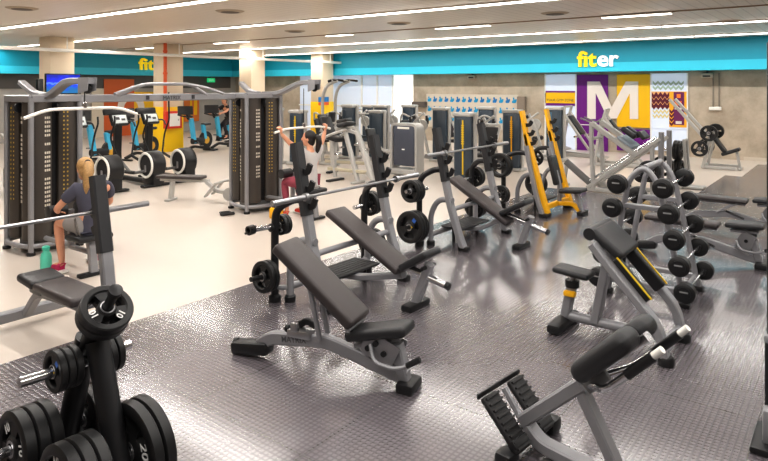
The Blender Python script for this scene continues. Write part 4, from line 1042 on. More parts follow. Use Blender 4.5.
# ================================================================== weight stack machines
def stack_machine(label, loc, h=1.5, rz=0, stripe=None, seat=True, wd=.42, side=-1, sheen=False, kind=0, turn=0):
    t = thing('weight_stack_machine', label, 'weight machine', loc, rz, 'weight stack machines')
    prof = [(-wd/2,-.12),(-wd/4,-.15),(wd/4,-.15),(wd/2,-.12),(wd/2,.12),(-wd/2,.12)]
    tw = B().prism(prof, h-.14, Matrix.Translation((0,0,.08)), bev=.008).obj('shroud', SHRB, t)
    B().box((0,-.01,h-.03), (wd+.05,.33,.09), bev=.035).obj('top_cap', SIL2, t)
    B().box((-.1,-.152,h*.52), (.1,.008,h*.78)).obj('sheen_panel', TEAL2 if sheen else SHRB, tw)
    if stripe:
        B().box((.03,-.155,h*.5), (.035,.008,h*.8)).obj('yellow_stripe', stripe, tw)
        bb = B()
        for i in range(9): bb.box((.03,-.162,h*.82-i*.05), (.07,.004,.026))
        bb.obj('stripe_lettering', stripe, tw)
    for s_ in (-1, 1): B().tube([(s_*(wd/2+.035),.02,.0),(s_*(wd/2+.035),.02,h-.02)], 0, rect=(.06,.1)).obj('side_post', SIL2, t)
    B().box((0,0,.04), (wd+.16,.4,.07), bev=.02).obj('base', SIL2, t)
    seen = set(t.children)
    if seat:
        x = side*.95
        B().tube([(side*.25,0,.1),(x+side*.3,0,.1)], 0, rect=(.08,.09)).obj('floor_beam', SIL2, t)
        B().box((x+side*.3,0,.03), (.1,.5,.05), bev=.015).obj('floor_foot', SIL2, t)
        B().tube([(x,0,.1),(x+side*.04,0,.42)], 0, rect=(.08,.08), up=V((0,1,0))).obj('seat_post', SIL2, t)
        B().box((x,0,.48), (.42,.4,.09), bev=.035).obj('seat_pad', VINB, t)
        B().slab((x+side*.2,0,.58), (x+side*.34,0,1.12), .34, .09, bev=.035).obj('back_pad', VINB, t)
        B().tube([(x+side*.26,0,.1),(x+side*.42,0,1.1)], 0, rect=(.07,.07), up=V((0,1,0))).obj('back_post', SIL2, t)
        B().lathe([(.02,-.03),(.16,-.03),(.17,0),(.16,.03),(.02,.03)], (side*.52,-.16,1.0), (0,1,0), n=20).obj('cam_wheel', SIL2, t)
        B().tube([(side*.3,-.18,.2),(side*.5,-.18,.9),(side*.72,-.2,1.3)], 0, rect=(.07,.06), up=V((0,1,0))).obj('rocker_link', SIL2, t)
        B().tube([(side*.4,-.24,1.35),(side*.75,-.24,1.1),(side*.95,-.26,.75)], .03, 8, bend=.1).obj('lever_tube', SIL2, t)
        B().box((side*.78,-.24,1.22), (.12,.14,.1), bev=.03).obj('elbow_pad', VINB, t)
        for s_ in (-1, 1):
            if kind == 0:
                B().tube([(side*.3,s_*.3,1.25),(x+side*.1,s_*.34,1.2),(x-side*.1,s_*.34,.85)], .028, 8, bend=.15).obj('press_arm', SIL2, t)
                B().tube([(x-side*.1,s_*.34,.98),(x-side*.1,s_*.34,.82)], .024, 8).obj('grip', BLK, t)
            elif kind == 1:
                B().tube([(x,s_*.24,.4),(x-side*.3,s_*.24,.3),(x-side*.42,s_*.22,.6)], .028, 8, bend=.1).obj('leg_arm', SIL2, t)
                B().lathe([(.02,-.1),(.07,-.09),(.07,.09),(.02,.1)], (x-side*.42,s_*.16,.6), (0,1,0), n=14).obj('leg_roller', VINB, t)
            else:
                B().tube([(x+side*.3,s_*.2,1.1),(x+side*.1,s_*.42,1.35),(x-side*.25,s_*.42,1.2)], .028, 8, bend=.15).obj('fly_arm', SIL2, t)
                B().box((x-side*.2,s_*.42,1.12), (.08,.1,.26), bev=.03).obj('arm_pad', VINB, t)
    if turn:
        for c_ in t.children:
            if c_ not in seen: c_.rotation_euler = (0, 0, -math.radians(turn))
    return t
GSEL = 'weight stack machines at the back'
stack_machine('teal weight stack machine with a yellow stripe behind the middle barbell bench', (-6.96, 12.03, 0), 1.5, stripe=YELS, kind=0, turn=90)
stack_machine('teal weight stack machine with an orange-yellow stripe just left of the yellow uprights', (-6.85, 14.2, 0), 1.5, stripe=YEL, kind=2)
stack_machine('dark teal weight stack machine seen between the two striped ones, below the hook board', (-8.45, 15.85, 0), 1.5, kind=0)
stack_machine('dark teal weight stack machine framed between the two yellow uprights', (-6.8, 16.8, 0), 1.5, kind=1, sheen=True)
stack_machine('teal weight stack machine standing before the left end of the hook board', (-11.25, 16.0, 0), 1.5, kind=1)
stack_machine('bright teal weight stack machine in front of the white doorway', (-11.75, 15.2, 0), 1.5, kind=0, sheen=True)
stack_machine('dark weight stack machine right of the tall pull-up station', (-11.75, 13.7, 0), 1.55, kind=2)
stack_machine('dark weight stack machine with a yellow stripe at the foot of the pull-up station', (-11.9, 11.75, 0), 1.45, stripe=YELS, seat=False)
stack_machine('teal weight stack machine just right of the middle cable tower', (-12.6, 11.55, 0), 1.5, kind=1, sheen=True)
stack_machine('dark weight stack machine half hidden left of the striped machine, below the hook board', (-9.2, 14.6, 0), 1.5, kind=2)
stack_machine('weight stack machine far back in front of the pale glazing', (-14.2, 17.6, 0), 1.4, kind=0)
stack_machine('weight stack machine behind the lever row machine in the centre', (-10.9, 13.9, 0), 1.4, seat=False)
# front machine with a rounded pale frame
t = thing('weight_stack_machine', 'grey weight stack machine with rounded pale frame and plain dark panel in the centre', 'weight machine', (-8.45, 11.9, 0))
B().box((0,0,.72), (.62,.3,.98), bev=.05).obj('shroud', mat('shroud_slate', (84,88,100), .3, noise=.08, nscale=3), t)
B().tube([(-.35,0,.02),(-.35,0,1.2),(.35,0,1.2),(.35,0,.02)], 0, rect=(.06,.32), bend=.12, up=V((0,1,0))).obj('rounded_frame', SIL2, t)
B().box((0,0,.1), (.7,.4,.14), bev=.03).obj('base', SIL2, t)
B().box((0,-.155,.62), (.08,.01,.03), bev=.004).obj('badge', WHTL, t)
B().box((0,-.15,1.12), (.34,.02,.05), bev=.008).obj('badge_plate', WHT, t)
B().tube([(-.35,0,.5),(-.8,0,.55)], .05, 10).tube([(-.8,0,.1),(-.8,0,.62)], .05, 10).obj('seat_arm', SIL2, t)
B().box((-.85,0,.5), (.34,.36,.09), bev=.035).obj('seat_pad', VINB, t)
B().slab((-1.0,0,.58), (-1.12,0,1.05), .34, .09, bev=.035).obj('back_pad', VINB, t)
B().tube([(-.9,0,.06),(-1.16,0,1.05)], 0, rect=(.07,.07), up=V((0,1,0))).obj('back_post', SIL2, t)

# pull-up station
t = thing('pull_up_station', 'tall silver pull-up station with two arched posts and black handles', 'pull-up station', (-11.35, 12.1, 0), 12)
for y in (0, .68):
    B().tube([(0,y,.04),(0,y,1.8),(.12,y,2.12),(.45,y,2.24)], .042, 12, bend=.2).obj('arched_post', SIL2, t)
B().tube([(.42,-.25,2.25),(.42,.95,2.25)], .02, 8).obj('top_bar', SIL2, t)
for (y0, y1) in ((-.3,.2),(.5,1.0)):
    B().tube([(.36,y0,2.22),(.42,y0+.12,2.26),(.42,y1-.12,2.26),(.52,y1,2.24)], .032, 8, bend=.06).obj('black_grip', BLK, t)
B().tube([(-.35,.0,.05),(.5,.0,.05)], 0, rect=(.08,.08)).obj('base_beam', SIL2, t); B().tube([(-.35,.68,.05),(.5,.68,.05)], 0, rect=(.08,.08)).obj('base_beam', SIL2, t)
B().tube([(-.02,0,.95),(-.02,.68,.95)], .03, 10).obj('crossbar', SIL2, t)
B().slab((.06,.34,1.0), (.1,.34,1.4), .3, .07, bev=.03).obj('back_pad', VINB, t)
for y in (.04,.64): B().tube([(0,y,1.1),(.42,y,1.12)], .024, 8).obj('dip_handle', SIL2, t)

# lever row machines in the middle (A-frames with dark pads)
def lever_row(label, loc, rz, flip=1):
    t = thing('lever_row_machine', label, 'lever machine', loc, rz)
    B().tube([(-.05,0,1.22),(.36,0,.03)], 0, rect=(.085,.09), up=V((0,1,0))).obj('middle_leg', SIL2, t)
    B().tube([(.32,0,1.12),(.78,0,.06)], 0, rect=(.085,.09), up=V((0,1,0))).obj('rear_leg', SIL2, t)
    B().tube([(-.05,0,1.16),(.34,0,1.08)], 0, rect=(.07,.07), up=V((0,1,0))).obj('top_link', SIL2, t)
    B().box((.36,0,.03), (.1,.4,.05), bev=.015).obj('foot', SIL2, t)
    for y in (-.24,.24):
        B().tube([(-.5,y*1.2,.92),(-.2,y*1.0,1.05),(.1,y*.3,1.16)], .03, 10, bend=.1).obj('lever_arm', SIL2, t)
        B().tube([(-.5,y*1.2,.92),(-.58,y*1.2,.86)], .03, 8).obj('grip', BLK, t)
    B().slab((-.62,0,1.4), (-.42,0,.98), .34, .09, bev=.035).obj('chest_pad', VINB, t)
    B().box((-.28,0,.94), (.34,.34,.1), rot=(0,.2,0), bev=.04).obj('seat_pad', VINB, t)
    B().box((.02,0,1.26), (.3,.36,.1), rot=(0,-.2,0), bev=.045).obj('head_pad', VINB, t)
    B().tube([(-.35,0,.9),(-.3,0,.08)], 0, rect=(.07,.08), up=V((0,1,0))).obj('seat_post', SIL2, t)
    B().tube([(-.5,0,.26),(.62,0,.26)], 0, rect=(.07,.07)).obj('floor_beam', mat('frame_sand', (190,182,160), .4, .15, noise=.05), t)
    B().box((-.3,0,.02), (.12,.5,.05), bev=.015).obj('foot', BLK, t); B().box((.82,0,.06), (.1,.5,.12), bev=.015).obj('foot', SIL2, t); B().tube([(.6,0,.26),(.8,0,.08)], 0, rect=(.07,.07), up=V((0,1,0))).obj('beam_end', SIL2, t)
    for y in (-.5,.5): B().tube([(.15,y*.62,.66),(.15,y,.66)], .025, 8).obj('plate_peg', CHR, t)
    return t
lever_row('silver A-frame lever row machine with dark pads left of the grey panelled machine', (-8.93, 10.25, 0), 0)
lever_row('silver A-frame lever row machine, the second one, beside the pull-up station', (-9.9, 11.3, 0), 15)

# leg press
t = thing('leg_press_machine', 'silver leg press sled on slanted rails in front of the letter mural', 'leg press', (-4.29, 12.6, 0))
for y in (-.3,.3):
    B().tube([(-.02,y,.08),(1.35,y,1.12)], 0, rect=(.07,.11), up=V((0,1,0))).obj('slanted_rail', SIL2, t)
    B().tube([(.0,y+.06,.2),(1.25,y+.06,1.14)], .022, 8).obj('guide_rod', CHR, t)
    B().tube([(.1,y,.05),(.05,y,1.0),(.06,y,1.38)], 0, rect=(.07,.1), up=V((0,1,0))).obj('front_post', SIL2, t)
    B().tube([(.06,y,1.36),(.9,y,.78)], 0, rect=(.09,.12), up=V((0,1,0))).obj('lever_beam', SIL2, t)
    B().tube([(1.2,y,.05),(1.2,y,1.0)], 0, rect=(.07,.08), up=V((0,1,0))).obj('horn_post', SIL2, t)
    B().tube([(1.36,y,.04),(1.36,y,1.24)], 0, rect=(.08,.1), up=V((0,1,0))).obj('rear_post', SIL, t)
    B().tube([(-.02,y,.05),(1.45,y,.05)], 0, rect=(.08,.08)).obj('floor_rail', SIL2, t)
    B().tube([(1.2,y*1.0,.5),(1.2,y*2.3,.53)], .025, 10).obj('plate_horn', CHR, t)
B().tube([(-.58,0,.52),(-.02,0,.08)], .07, 14).obj('lower_roller_beam', GRYP, t)
B().tube([(-.56,0,.5),(-.62,0,.1)], .04, 10).box((-.62,0,.03), (.1,.4,.05), bev=.015).obj('rest_leg', SIL2, t)
B().box((.68,0,1.0), (.36,.5,.09), rot=(0,.62,0), bev=.035).obj('seat_pad', mat('pale_pad', (148,158,168), .4, noise=.06), t)
for y in (-.14,.14): B().slab((.6,y,1.28), (.86,y,1.1), .16, .1, bev=.04).obj('shoulder_pad', VINB, t)
B().slab((.9,0,1.22), (1.02,0,1.08), .4, .08, bev=.03).obj('head_pad', VINB, t)
B().tube([(.06,-.3,1.05),(.06,.3,1.05)], .03, 10).obj('crossbar', SIL2, t)
B().tube([(-.02,-.3,.08),(-.02,.3,.08)], .04, 10).obj('crossbar', SIL2, t)
for s_ in (-1, 1):
    stack((-4.29+1.2, 12.6+s_*.45, .515), (0,s_,.08), 2, .2, .05, 'black plate on the %s horn of the leg press' % ('near' if s_ < 0 else 'far'), 'plates on the leg press')
# second press frame behind
def hack(label, loc, rz):
    t = thing('squat_machine', label, 'squat machine', loc, rz)
    for y in (-.28,.28):
        B().tube([(0,y,.05),(.12,y,.9),(.3,y,1.5)], 0, rect=(.06,.09), bend=.2, up=V((0,1,0))).obj('upright', SIL2, t)
        B().tube([(0,y,.05),(1.2,y,.05)], 0, rect=(.07,.08)).obj('floor_rail', SIL2, t)
        B().tube([(1.15,y,.06),(.25,y,1.3)], 0, rect=(.06,.09), up=V((0,1,0))).obj('slanted_rail', SIL2, t)
        B().tube([(-.35,y,1.25),(.0,y,1.1),(.2,y,1.25)], .022, 8, bend=.1).obj('handle', GRYP, t)
        B().tube([(.7,y,.6),(.7,y*2.1,.62)], .025, 8).obj('plate_horn', CHR, t)
    B().slab((.35,0,1.2), (.75,0,.66), .36, .09, bev=.035).obj('back_pad', VINB, t)
    B().box((.05,0,.25), (.5,.56,.04), rot=(0,.3,0), bev=.01).obj('foot_plate', SIL2, t)
    B().tube([(.3,-.28,1.48),(.3,.28,1.48)], .03, 10).obj('top_crossbar', SIL2, t)
    return t
hack('silver squat machine standing before the lower purple mural panel', (-5.6, 16.6, 0), 10)
hack('silver squat machine left of the mural, partly behind the yellow upright bench', (-7.3, 18.3, 0), 0)
# plate loaded incline press by the concrete wall
LP = V((-3.0, 17.75, 0))
t = thing('incline_lever_press', 'white incline lever press with raised long arms against the concrete wall', 'lever press', LP)
for y in (-.32,.3):
    B().tube([(-.95,y,1.75),(-.5,y,1.22),(-.1,y,.74)], 0, rect=(.07,.1), bend=.1, up=V((0,1,0))).obj('long_arm', SIL2, t)
    B().tube([(-.16,y,.04),(-.05,y,.55),(.05,y,.95)], 0, rect=(.07,.1), bend=.1, up=V((0,1,0))).obj('upright', SIL2, t)
    B().tube([(-.2,y,.05),(.6,y,.05)], 0, rect=(.07,.07)).obj('floor_rail', SIL2, t)
    B().tube([(.0,y,.9),(.0,y*1.9,.92)], .025, 8).obj('upper_horn', CHR, t)
    B().tube([(-.22,y,.5),(-.22,y*1.9,.52)], .025, 8).obj('lower_horn', CHR, t)
B().slab((.05,0,.78), (.3,0,.42), .3, .09, bev=.035).obj('back_pad', VINB, t)
B().slab((.22,0,.36), (.62,0,.52), .3, .09, bev=.035).obj('seat_pad', VINB, t)
B().tube([(.55,0,.46),(.62,0,.04)], 0, rect=(.06,.08), up=V((0,1,0))).box((.62,0,.03), (.1,.4,.05), bev=.015).obj('front_leg', SIL2, t)
B().tube([(-.16,-.3,.06),(-.16,.3,.06)], .035, 10).obj('crossbar', SIL2, t)
for s_, w_ in ((-1,'near'),(1,'far')):
    stack(LP+V((.0,s_*.4,.912)), (0,s_,.03), 2, .2, .05, 'black plate on the %s upper horn of the incline lever press' % w_, 'plates on the incline lever press')
    stack(LP+V((-.22,s_*.4,.512)), (0,s_,.03), 1, .2, .05, 'black plate on the %s lower horn of the incline lever press' % w_, 'plates on the incline lever press')
# plate storage post between leg press and benches
PS = V((-2.8, 13.95, 0))
t = thing('plate_storage_post', 'silver upright plate post with dark plates right of the leg press', 'plate rack', PS)
for y in (-.13,.13): B().tube([(0,y,.03),(-.06,y,1.0)], 0, rect=(.05,.08), up=V((0,1,0))).obj('upright', SIL2, t)
B().tube([(-.1,-.3,.04),(-.1,.3,.04)], 0, rect=(.07,.06)).box((.05,0,.03), (.5,.36,.05), bev=.015).obj('base', SIL2, t)
B().tube([(-.06,-.13,.98),(-.06,.13,.98)], .03, 8).obj('top_bar', SIL2, t)
for z in (.35,.75): B().tube([(-.03,0,z),(-.55,0,z+.03)], .025, 10).obj('horn', CHR, t)
stack(PS+V((-.12,0,.363)), (-1,0,.05), 3, .2, .05, 'black plate on the lower horn of the silver plate post', 'plates on the silver post')
stack(PS+V((-.12,0,.763)), (-1,0,.05), 3, .2, .05, 'black plate on the upper horn of the silver plate post', 'plates on the silver post')

# dark upright with grey foot cover at the right edge
p = G(764, 444)
t = thing('equipment_upright', 'tall dark equipment upright with pale grey foot cover at the right edge of the view', 'upright', (p.x, p.y, .012))
B().box((.05,.02,1.2), (.07,.09,2.3), bev=.012).obj('post', BLK, t)
B().box((.05,0,.13), (.1,.2,.2), bev=.02).obj('foot_cover', SIL, t)
B().box((.03,0,.02), (.17,.36,.04), bev=.012).obj('base_plate', BLK, t)
B().box((.03,.0,.62), (.06,.1,.05), bev=.015).obj('clamp', SIL, t)
B().box((.02,.0,.42), (.03,.03,.4)).obj('rod', SHEATH, t)

# ================================================================== small things on the floor
p = G(46, 271)
t = thing('water_bottle', 'mint green water bottle standing on the pale floor beside the blond woman', 'bottle', (p.x, p.y, 0))
B().lathe([(.02,0),(.055,.004),(.06,.02),(.06,.16),(.05,.2),(.034,.225),(.034,.24)], n=20).obj('body', MINT, t)
B().lathe([(.04,.238),(.042,.245),(.042,.275),(.03,.285),(.012,.287)], n=18).obj('cap', mat('mint_cap', (70,190,164), .35, noise=.05), t)
p = G(57, 281)
t = thing('gym_bag', 'small crumpled cream and red bag on the floor beside the mint bottle', 'bag', (p.x, p.y, 0), 20)
b_ = B().ball((0,0,.03), .1, (1.15,.6,.3), n=16); b_.ball((.07,.03,.03), .06, (1,.8,.5)); b_.obj('cloth_body', mat('bag_cream', (226,214,204), .8, noise=.15, nscale=14, bump=.3, bscale=20), t)
B().tube([(-.07,0,.05),(-.02,-.02,.085),(.05,0,.05)], .01, 8, bend=.06).obj('red_handle', RED, t)
p = G(285, 216)
t = thing('kettle_weight', 'small yellow cube-shaped foot block beside the dark haired woman', 'foot block', (-7.33, 6.75, 0))
B().box((0,0,.09), (.17,.17,.18), bev=.03).obj('block', YEL, t); B().box((0,0,.185), (.1,.1,.02), bev=.008).obj('top_plate', BLK, t)

# ================================================================== people
def skinned(name, nodes, edges, root, mats, extra=None, parent=None, remesh=0.0, sub=2):
    keys = list(nodes); idx = {k: i for i, k in enumerate(keys)}
    me = bpy.data.meshes.new(name+'_cage'); me.from_pydata([tuple(nodes[k][0]) for k in keys], [(idx[a], idx[b_]) for a, b_ in edges], [])
    o = bpy.data.objects.new(name+'_cage', me); C.objects.link(o)
    md = o.modifiers.new('skin', 'SKIN'); md.use_smooth_shade = True
    for k in keys:
        sv = me.skin_vertices[0].data[idx[k]]; r = nodes[k][1]
        sv.radius = (r, r) if not isinstance(r, tuple) else r
        sv.use_root = (k == root)
    s_ = o.modifiers.new('sub', 'SUBSURF'); s_.levels = sub; s_.render_levels = sub
    dg = bpy.context.evaluated_depsgraph_get(); m2 = bpy.data.meshes.new_from_object(o.evaluated_get(dg))
    bpy.data.objects.remove(o)
    if extra or remesh:
        bm = bmesh.new(); bm.from_mesh(m2)
        if extra:
            e = bpy.data.meshes.new('x'); extra.bm.to_mesh(e); extra.bm.free(); bm.from_mesh(e); bpy.data.meshes.remove(e)
        bm.to_mesh(m2); bm.free()
    o = bpy.data.objects.new(name, m2); C.objects.link(o)
    if remesh:
        r_ = o.modifiers.new('remesh', 'REMESH'); r_.mode = 'VOXEL'; r_.voxel_size = remesh; r_.use_smooth_shade = True
        sm = o.modifiers.new('smooth', 'SMOOTH'); sm.iterations = 2; sm.factor = .5
        dg = bpy.context.evaluated_depsgraph_get(); m3 = bpy.data.meshes.new_from_object(o.evaluated_get(dg))
        o.modifiers.clear(); o.data = m3
    o.data.name = name; o.data.materials.clear(); o.data.materials.append(mats)
    for p_ in o.data.polygons: p_.use_smooth = True
    if parent: o.parent = parent
    return o
def lerp(a, b_, t): return V(a)*(1-t)+V(b_)*t
def person(label, J, face, W, cloth):
    # J: joints; face: direction the head looks; W: {'L':(palm forward dir, palm normal, curl)}; cloth: colours
    N = {}; E = []
    def n(k, p, r): N[k] = (V(p), r)
    n('pelvis', J['pelvis'], .115); n('waist', lerp(J['pelvis'], J['chest'], .5), .105); n('chest', J['chest'], .12)
    n('neck', J['neck'], .05); n('skull', J['head'], .07)
    E += [('pelvis','waist'),('waist','chest'),('chest','neck'),('neck','skull')]
    for s_ in 'LR':
        n('sh'+s_, J['sh'+s_], .055); n('el'+s_, J['el'+s_], .04); n('fa'+s_, lerp(J['el'+s_], J['wr'+s_], .35), .038); n('wr'+s_, J['wr'+s_], .026)
        n('ua'+s_, lerp(J['sh'+s_], J['el'+s_], .4), .047)
        n('hip'+s_, J['hip'+s_], .088); n('th'+s_, lerp(J['hip'+s_], J['kn'+s_], .45), .078); n('kn'+s_, J['kn'+s_], .056)
        n('ca'+s_, lerp(J['kn'+s_], J['an'+s_], .35), .054); n('an'+s_, J['an'+s_], .034); n('toe'+s_, J['toe'+s_], .03)
        E += [('chest','sh'+s_),('sh'+s_,'ua'+s_),('ua'+s_,'el'+s_),('el'+s_,'fa'+s_),('fa'+s_,'wr'+s_),('pelvis','hip'+s_),('hip'+s_,'th'+s_),('th'+s_,'kn'+s_),('kn'+s_,'ca'+s_),('ca'+s_,'an'+s_),('an'+s_,'toe'+s_)]
    f = V(face).normalized(); rt = f.cross(V((0,0,1))).normalized(); u = rt.cross(f)
    h = V(J['head'])
    ex = B()
    Mh = Matrix((rt, f, u)).transposed().to_4x4(); Mh.translation = h
    def hb(c_, r, sc, nn=14):
        t_ = bmesh.new(); bmesh.ops.create_uvsphere(t_, u_segments=nn, v_segments=nn//2+3, radius=r)
        ex._put(t_, Mh @ Matrix.Translation(V(c_)) @ Matrix.Diagonal((sc[0], sc[1], sc[2], 1)))
    hb((0,-.005,.025), .1, (.78,.98,1.0), 20); hb((0,.03,-.05), .07, (.82,.85,.95), 16)        # skull and jaw
    hb((0,.103,-.005), .018, (.75,.9,1.35)); hb((0,.085,-.052), .022, (1.2,.6,.45))               # nose, lips
    hb((.078,-.01,0), .024, (.4,.8,1.25)); hb((-.078,-.01,0), .024, (.4,.8,1.25))                 # ears
    hb((.032,.085,.018), .014, (1.2,.6,.8)); hb((-.032,.085,.018), .014, (1.2,.6,.8))             # eyelids
    for s_ in 'LR':
        d, nr, curl = W[s_]; d = V(d).normalized(); nr = (V(nr)-d*V(nr).dot(d)).normalized(); sd = d.cross(nr)
        if s_ == 'R': pass
        w0 = V(J['wr'+s_]); pc = w0+d*.05
        ex.tube([w0, w0+d*.03, w0+d*.085], 0, rect=(.036,.074), up=nr, taper=[.75,1,1])
        for i, (off, L) in enumerate(((-.03,.066),(-.01,.078),(.01,.073),(.03,.056))):
            k = w0+d*.08+sd*off; pts = [k]; ang = 0
            for q in range(3):
                ang += curl*(.7+.2*q)
                pts.append(pts[-1]+(d*math.cos(ang)+nr*math.sin(ang))*L*(.42,.32,.26)[q])
            ex.tube(pts, .0088, 8, taper=[1.05,1,.92,.75])
        ts = -1
        k = w0+d*.03+sd*ts*.03
        ex.tube([k, k+sd*ts*.028+d*.022+nr*.01, k+sd*ts*.034+d*.05+nr*(.01+.02*curl)], .0105, 8, taper=[1.1,1,.8])
    body = skinned('person', N, E, 'pelvis', SKIN, ex, remesh=.0085)
    tag(body, label, 'person')
    # clothes
    S = {}; SE = []
    def sn(k, p, r): S[k] = (V(p), r)
    sn('pelvis', lerp(J['pelvis'], J['chest'], -.02), .138); sn('waist', lerp(J['pelvis'], J['chest'], .5), .122); sn('chest', J['chest'], .136); sn('collar', lerp(J['chest'], J['neck'], .72), .066)
    sn('hem', lerp(J['pelvis'], J['chest'], -.2), .142)
    SE += [('hem','pelvis'),('pelvis','waist'),('waist','chest'),('chest','collar')]
    for s_ in 'LR':
        sn('sh'+s_, J['sh'+s_], .086); sn('ua'+s_, lerp(J['sh'+s_], J['el'+s_], cloth.get('sleeve', .5)), .071)
        SE += [('chest','sh'+s_),('sh'+s_,'ua'+s_)]
        if cloth.get('sleeve', .5) > 1:
            N_ = lerp(J['el'+s_], J['wr'+s_], .8); sn('ua'+s_, J['el'+s_], .05); sn('cu'+s_, N_, .04); SE.append(('ua'+s_,'cu'+s_))
    skinned('shirt', S, SE, 'pelvis', cloth['shirt'], parent=body)
    S = {}; SE = []
    sn('pelvis', J['pelvis'], .13)
    k = cloth.get('leg', .55)
    for s_ in 'LR':
        sn('hip'+s_, J['hip'+s_], .1); sn('th'+s_, lerp(J['hip'+s_], J['kn'+s_], min(k, 1)*.6), .094); sn('end'+s_, lerp(J['hip'+s_], J['kn'+s_], min(k, 1)), .085 if k < 1 else .066)
        SE += [('pelvis','hip'+s_),('hip'+s_,'th'+s_),('th'+s_,'end'+s_)]
        if k > 1:
            sn('ca'+s_, lerp(J['kn'+s_], J['an'+s_], .35), .062); sn('cu'+s_, lerp(J['kn'+s_], J['an'+s_], .9), .042); SE += [('end'+s_,'ca'+s_),('ca'+s_,'cu'+s_)]
    skinned('trousers' if k > 1 else 'shorts', S, SE, 'pelvis', cloth['legs'], parent=body)
    for s_ in 'LR':
        a, tt = V(J['an'+s_]), V(J['toe'+s_]); dd = V((tt.x-a.x, tt.y-a.y, 0)).normalized()
        bb = B(); zc = min(a.z-.045, .05+tt.z-.03)
        base = V((a.x, a.y, tt.z))
        sh = skinned('shoe', {'heel':(base-dd*.03+V((0,0,.015)), (.042,.05)), 'mid':(base+dd*.07+V((0,0,.01)), (.045,.045)), 'toe':(base+dd*.18+V((0,0,-.002)), (.042,.032)), 'cuff':(base-dd*.02+V((0,0,.06)), .042)}, [('heel','mid'),('mid','toe'),('heel','cuff')], 'heel', cloth['shoes'], parent=body)
        ds = B().slab(base-dd*.075+V((0,0,-.027)), base+dd*.215+V((0,0,-.027)), .085, .022, bev=.01); ds.obj('sole', WHT, sh)
    # hair
    hbz = B()
    for (c_, r, sc) in cloth['hair_shape']:
        t_ = bmesh.new(); bmesh.ops.create_uvsphere(t_, u_segments=20, v_segments=14, radius=r)
        hbz._put(t_, Mh @ Matrix.Translation(V(c_)) @ Matrix.Diagonal((sc[0], sc[1], sc[2], 1)))
    if 'tail' in cloth:
        hbz.tube([Mh @ V(p_) for p_ in cloth['tail']], .05, 10, taper=cloth.get('tail_taper', [.5,1,1,.7,.25]))
    hbz.obj('hair', cloth['hair'], body, ang=80)
    if cloth.get('tie'):
        hbz = B(); hbz.tube([Mh @ V(p_) for p_ in cloth['tie']], .034, 10); hbz.obj('hair_tie', DCLOTH, body)
    if cloth.get('gloves'):
        for s_ in 'LR':
            d = V(W[s_][0]).normalized(); w0 = V(J['wr'+s_])
            B().tube([w0-d*.02, w0+d*.04, w0+d*.1], 0, rect=(.05,.09), up=V(W[s_][1]), taper=[.75,1,1]).obj('glove', DCLOTH, body)
    return body
CAP = [((0,-.028,.04), .105, (.84,.95,1.0)), ((0,-.05,-.02), .085, (.95,.75,1.1))]
person('seated blond woman in slate t-shirt and grey shorts by the left cable tower', dict(
    pelvis=(-6.85,3.5,.57), chest=(-6.80,3.5,.86), neck=(-6.82,3.49,1.03), head=(-6.89,3.47,1.16),
    shL=(-6.81,3.33,.97), elL=(-6.99,3.21,.75), wrL=(-7.17,3.31,.68), shR=(-6.77,3.67,.97), elR=(-6.93,3.79,.75), wrR=(-7.13,3.69,.68),
    hipL=(-6.88,3.41,.55), knL=(-7.26,3.35,.55), anL=(-7.12,3.33,.1), toeL=(-7.3,3.31,.045), hipR=(-6.88,3.6,.55), knR=(-7.27,3.7,.55), anR=(-7.16,3.74,.1), toeR=(-7.34,3.76,.045)),
    (-.9,.1,-.22), {'L':((-.75,.5,-.25),(0,0,-1),.35), 'R':((-.75,-.4,-.25),(0,0,-1),.35)},
    dict(shirt=TEE, legs=SHORT, shoes=PINK, hair=HAIRB, sleeve=.62, leg=.62, hair_shape=CAP, gloves=True,
         tail=[(0,-.1,.07),(-.02,-.16,.04),(-.03,-.165,-.08),(-.045,-.12,-.2),(-.05,-.10,-.28)], tie=[(0,-.1,.07),(-.01,-.135,.055)]))
person('dark haired woman in pale grey top and maroon leggings pulling a white bar overhead', dict(
    pelvis=(-6.9,7.05,.60), chest=(-6.87,7.05,.93), neck=(-6.88,7.05,1.12), head=(-6.92,7.05,1.26),
    shL=(-6.88,6.87,1.07), elL=(-6.98,6.68,1.24), wrL=(-7.01,6.55,1.38), shR=(-6.88,7.23,1.07), elR=(-6.97,7.44,1.22), wrR=(-7.01,7.54,1.38),
    hipL=(-6.93,6.96,.58), knL=(-7.33,6.93,.57), anL=(-7.24,6.9,.1), toeL=(-7.42,6.88,.045), hipR=(-6.93,7.14,.58), knR=(-7.33,7.2,.57), anR=(-7.24,7.24,.1), toeR=(-7.42,7.26,.045)),
    (-.85,-.45,.02), {'L':((-.1,-.2,1),(-1,0,0),1.15), 'R':((-.1,.2,1),(-1,0,0),1.15)},
    dict(shirt=LGREY, legs=MAROON, shoes=RED, hair=HAIRD, sleeve=.55, leg=1.5, hair_shape=CAP,
         tail=[(0,-.1,.06),(.0,-.165,.03),(.01,-.175,-.06),(.02,-.15,-.17),(.02,-.13,-.24)], tie=[(0,-.1,.06),(0,-.135,.05)]))
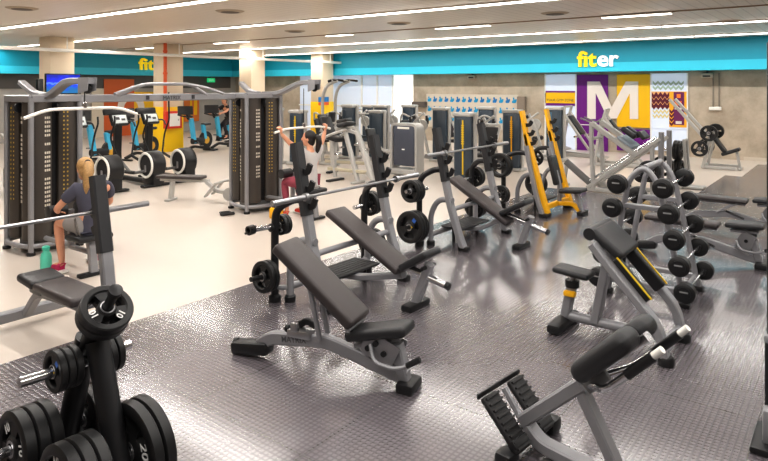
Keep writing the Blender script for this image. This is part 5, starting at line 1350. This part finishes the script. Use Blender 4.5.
rb = person('person in a dark top riding a cyan exercise bike near the left wall', dict(
    pelvis=(0,.36,1.0), chest=(0,.2,1.3), neck=(0,.12,1.47), head=(0,.05,1.6),
    shL=(.17,.17,1.4), elL=(.24,-.1,1.26), wrL=(.22,-.34,1.2), shR=(-.17,.17,1.4), elR=(-.24,-.1,1.26), wrR=(-.22,-.34,1.2),
    hipL=(.09,.32,.95), knL=(.12,-.06,.82), anL=(.16,.0,.4), toeL=(.17,-.16,.33), hipR=(-.09,.32,.95), knR=(-.12,-.0,.72), anR=(-.16,.02,.34), toeR=(-.17,-.14,.28)),
    (.25,-1,-.1), {'L':((0,-1,-.1),(0,0,-1),1.0), 'R':((0,-1,-.1),(0,0,-1),1.0)},
    dict(shirt=DCLOTH, legs=DCLOTH, shoes=DCLOTH, hair=HAIRD, sleeve=.6, leg=1.5, hair_shape=CAP+[((0,-.1,.02), .07, (1,.8,1.2))]))
rb.location = G(223, 148.5); rb.rotation_euler = (0, 0, math.radians(10))

for o in bpy.data.objects:
    if o.get('kind') == 'structure' and not o.get('label'):
        o['label'] = {'floor':'pale beige smooth gym floor', 'ceiling':'beige slatted ceiling with strip lights', 'wall_far':'concrete wall at the far end', 'wall_left':'grey painted wall on the left', 'wall_right':'concrete wall outside the right edge', 'wall_behind':'concrete wall behind the camera', 'baseboard_far':'low pale skirting along the concrete wall', 'trim_4':'white frame of the frosted glazing'}.get(o.name, 'part of the room shell')
# ================================================================== light
w = bpy.data.worlds.new('gym_air'); bpy.context.scene.world = w; w.use_nodes = True
w.node_tree.nodes['Background'].inputs['Color'].default_value = (1, .985, .97, 1); w.node_tree.nodes['Background'].inputs['Strength'].default_value = .27
def area(name, loc, sx, sy, power, col=(1,.965,.925)):
    l = bpy.data.lights.new(name, 'AREA'); l.shape = 'RECTANGLE'; l.size = sx; l.size_y = sy; l.energy = power; l.color = col
    o = bpy.data.objects.new(name, l); C.objects.link(o); o.location = loc; return o
for (x0, x1, y, wh) in rows: area('strip_lamp', ((x0+x1)/2, y, ZC-.06), x1-x0, .11, 13.2*(x1-x0))
area('fill_light', (-3, .5, ZC-.05), 9, 1.2, 170)  # added fill light near the camera, no ceiling fixture belongs to it
# ================================================================== camera
cd = bpy.data.cameras.new('camera'); cam = bpy.data.objects.new('camera', cd); C.objects.link(cam)
cam.location = (0, 0, CAMH); cam.rotation_euler = (PI/2, 0, YAW)
cd.sensor_width = 36; cd.lens = 36*FPX/768; cd.shift_x = (384-CXP)/768; cd.shift_y = -(230.5-HYP)/768; cd.clip_start = .05
sc = bpy.context.scene; sc.camera = cam
sc.view_settings.view_transform = 'Standard'; sc.view_settings.look = 'None'; sc.view_settings.exposure = 0.22; sc.view_settings.gamma = 0.86
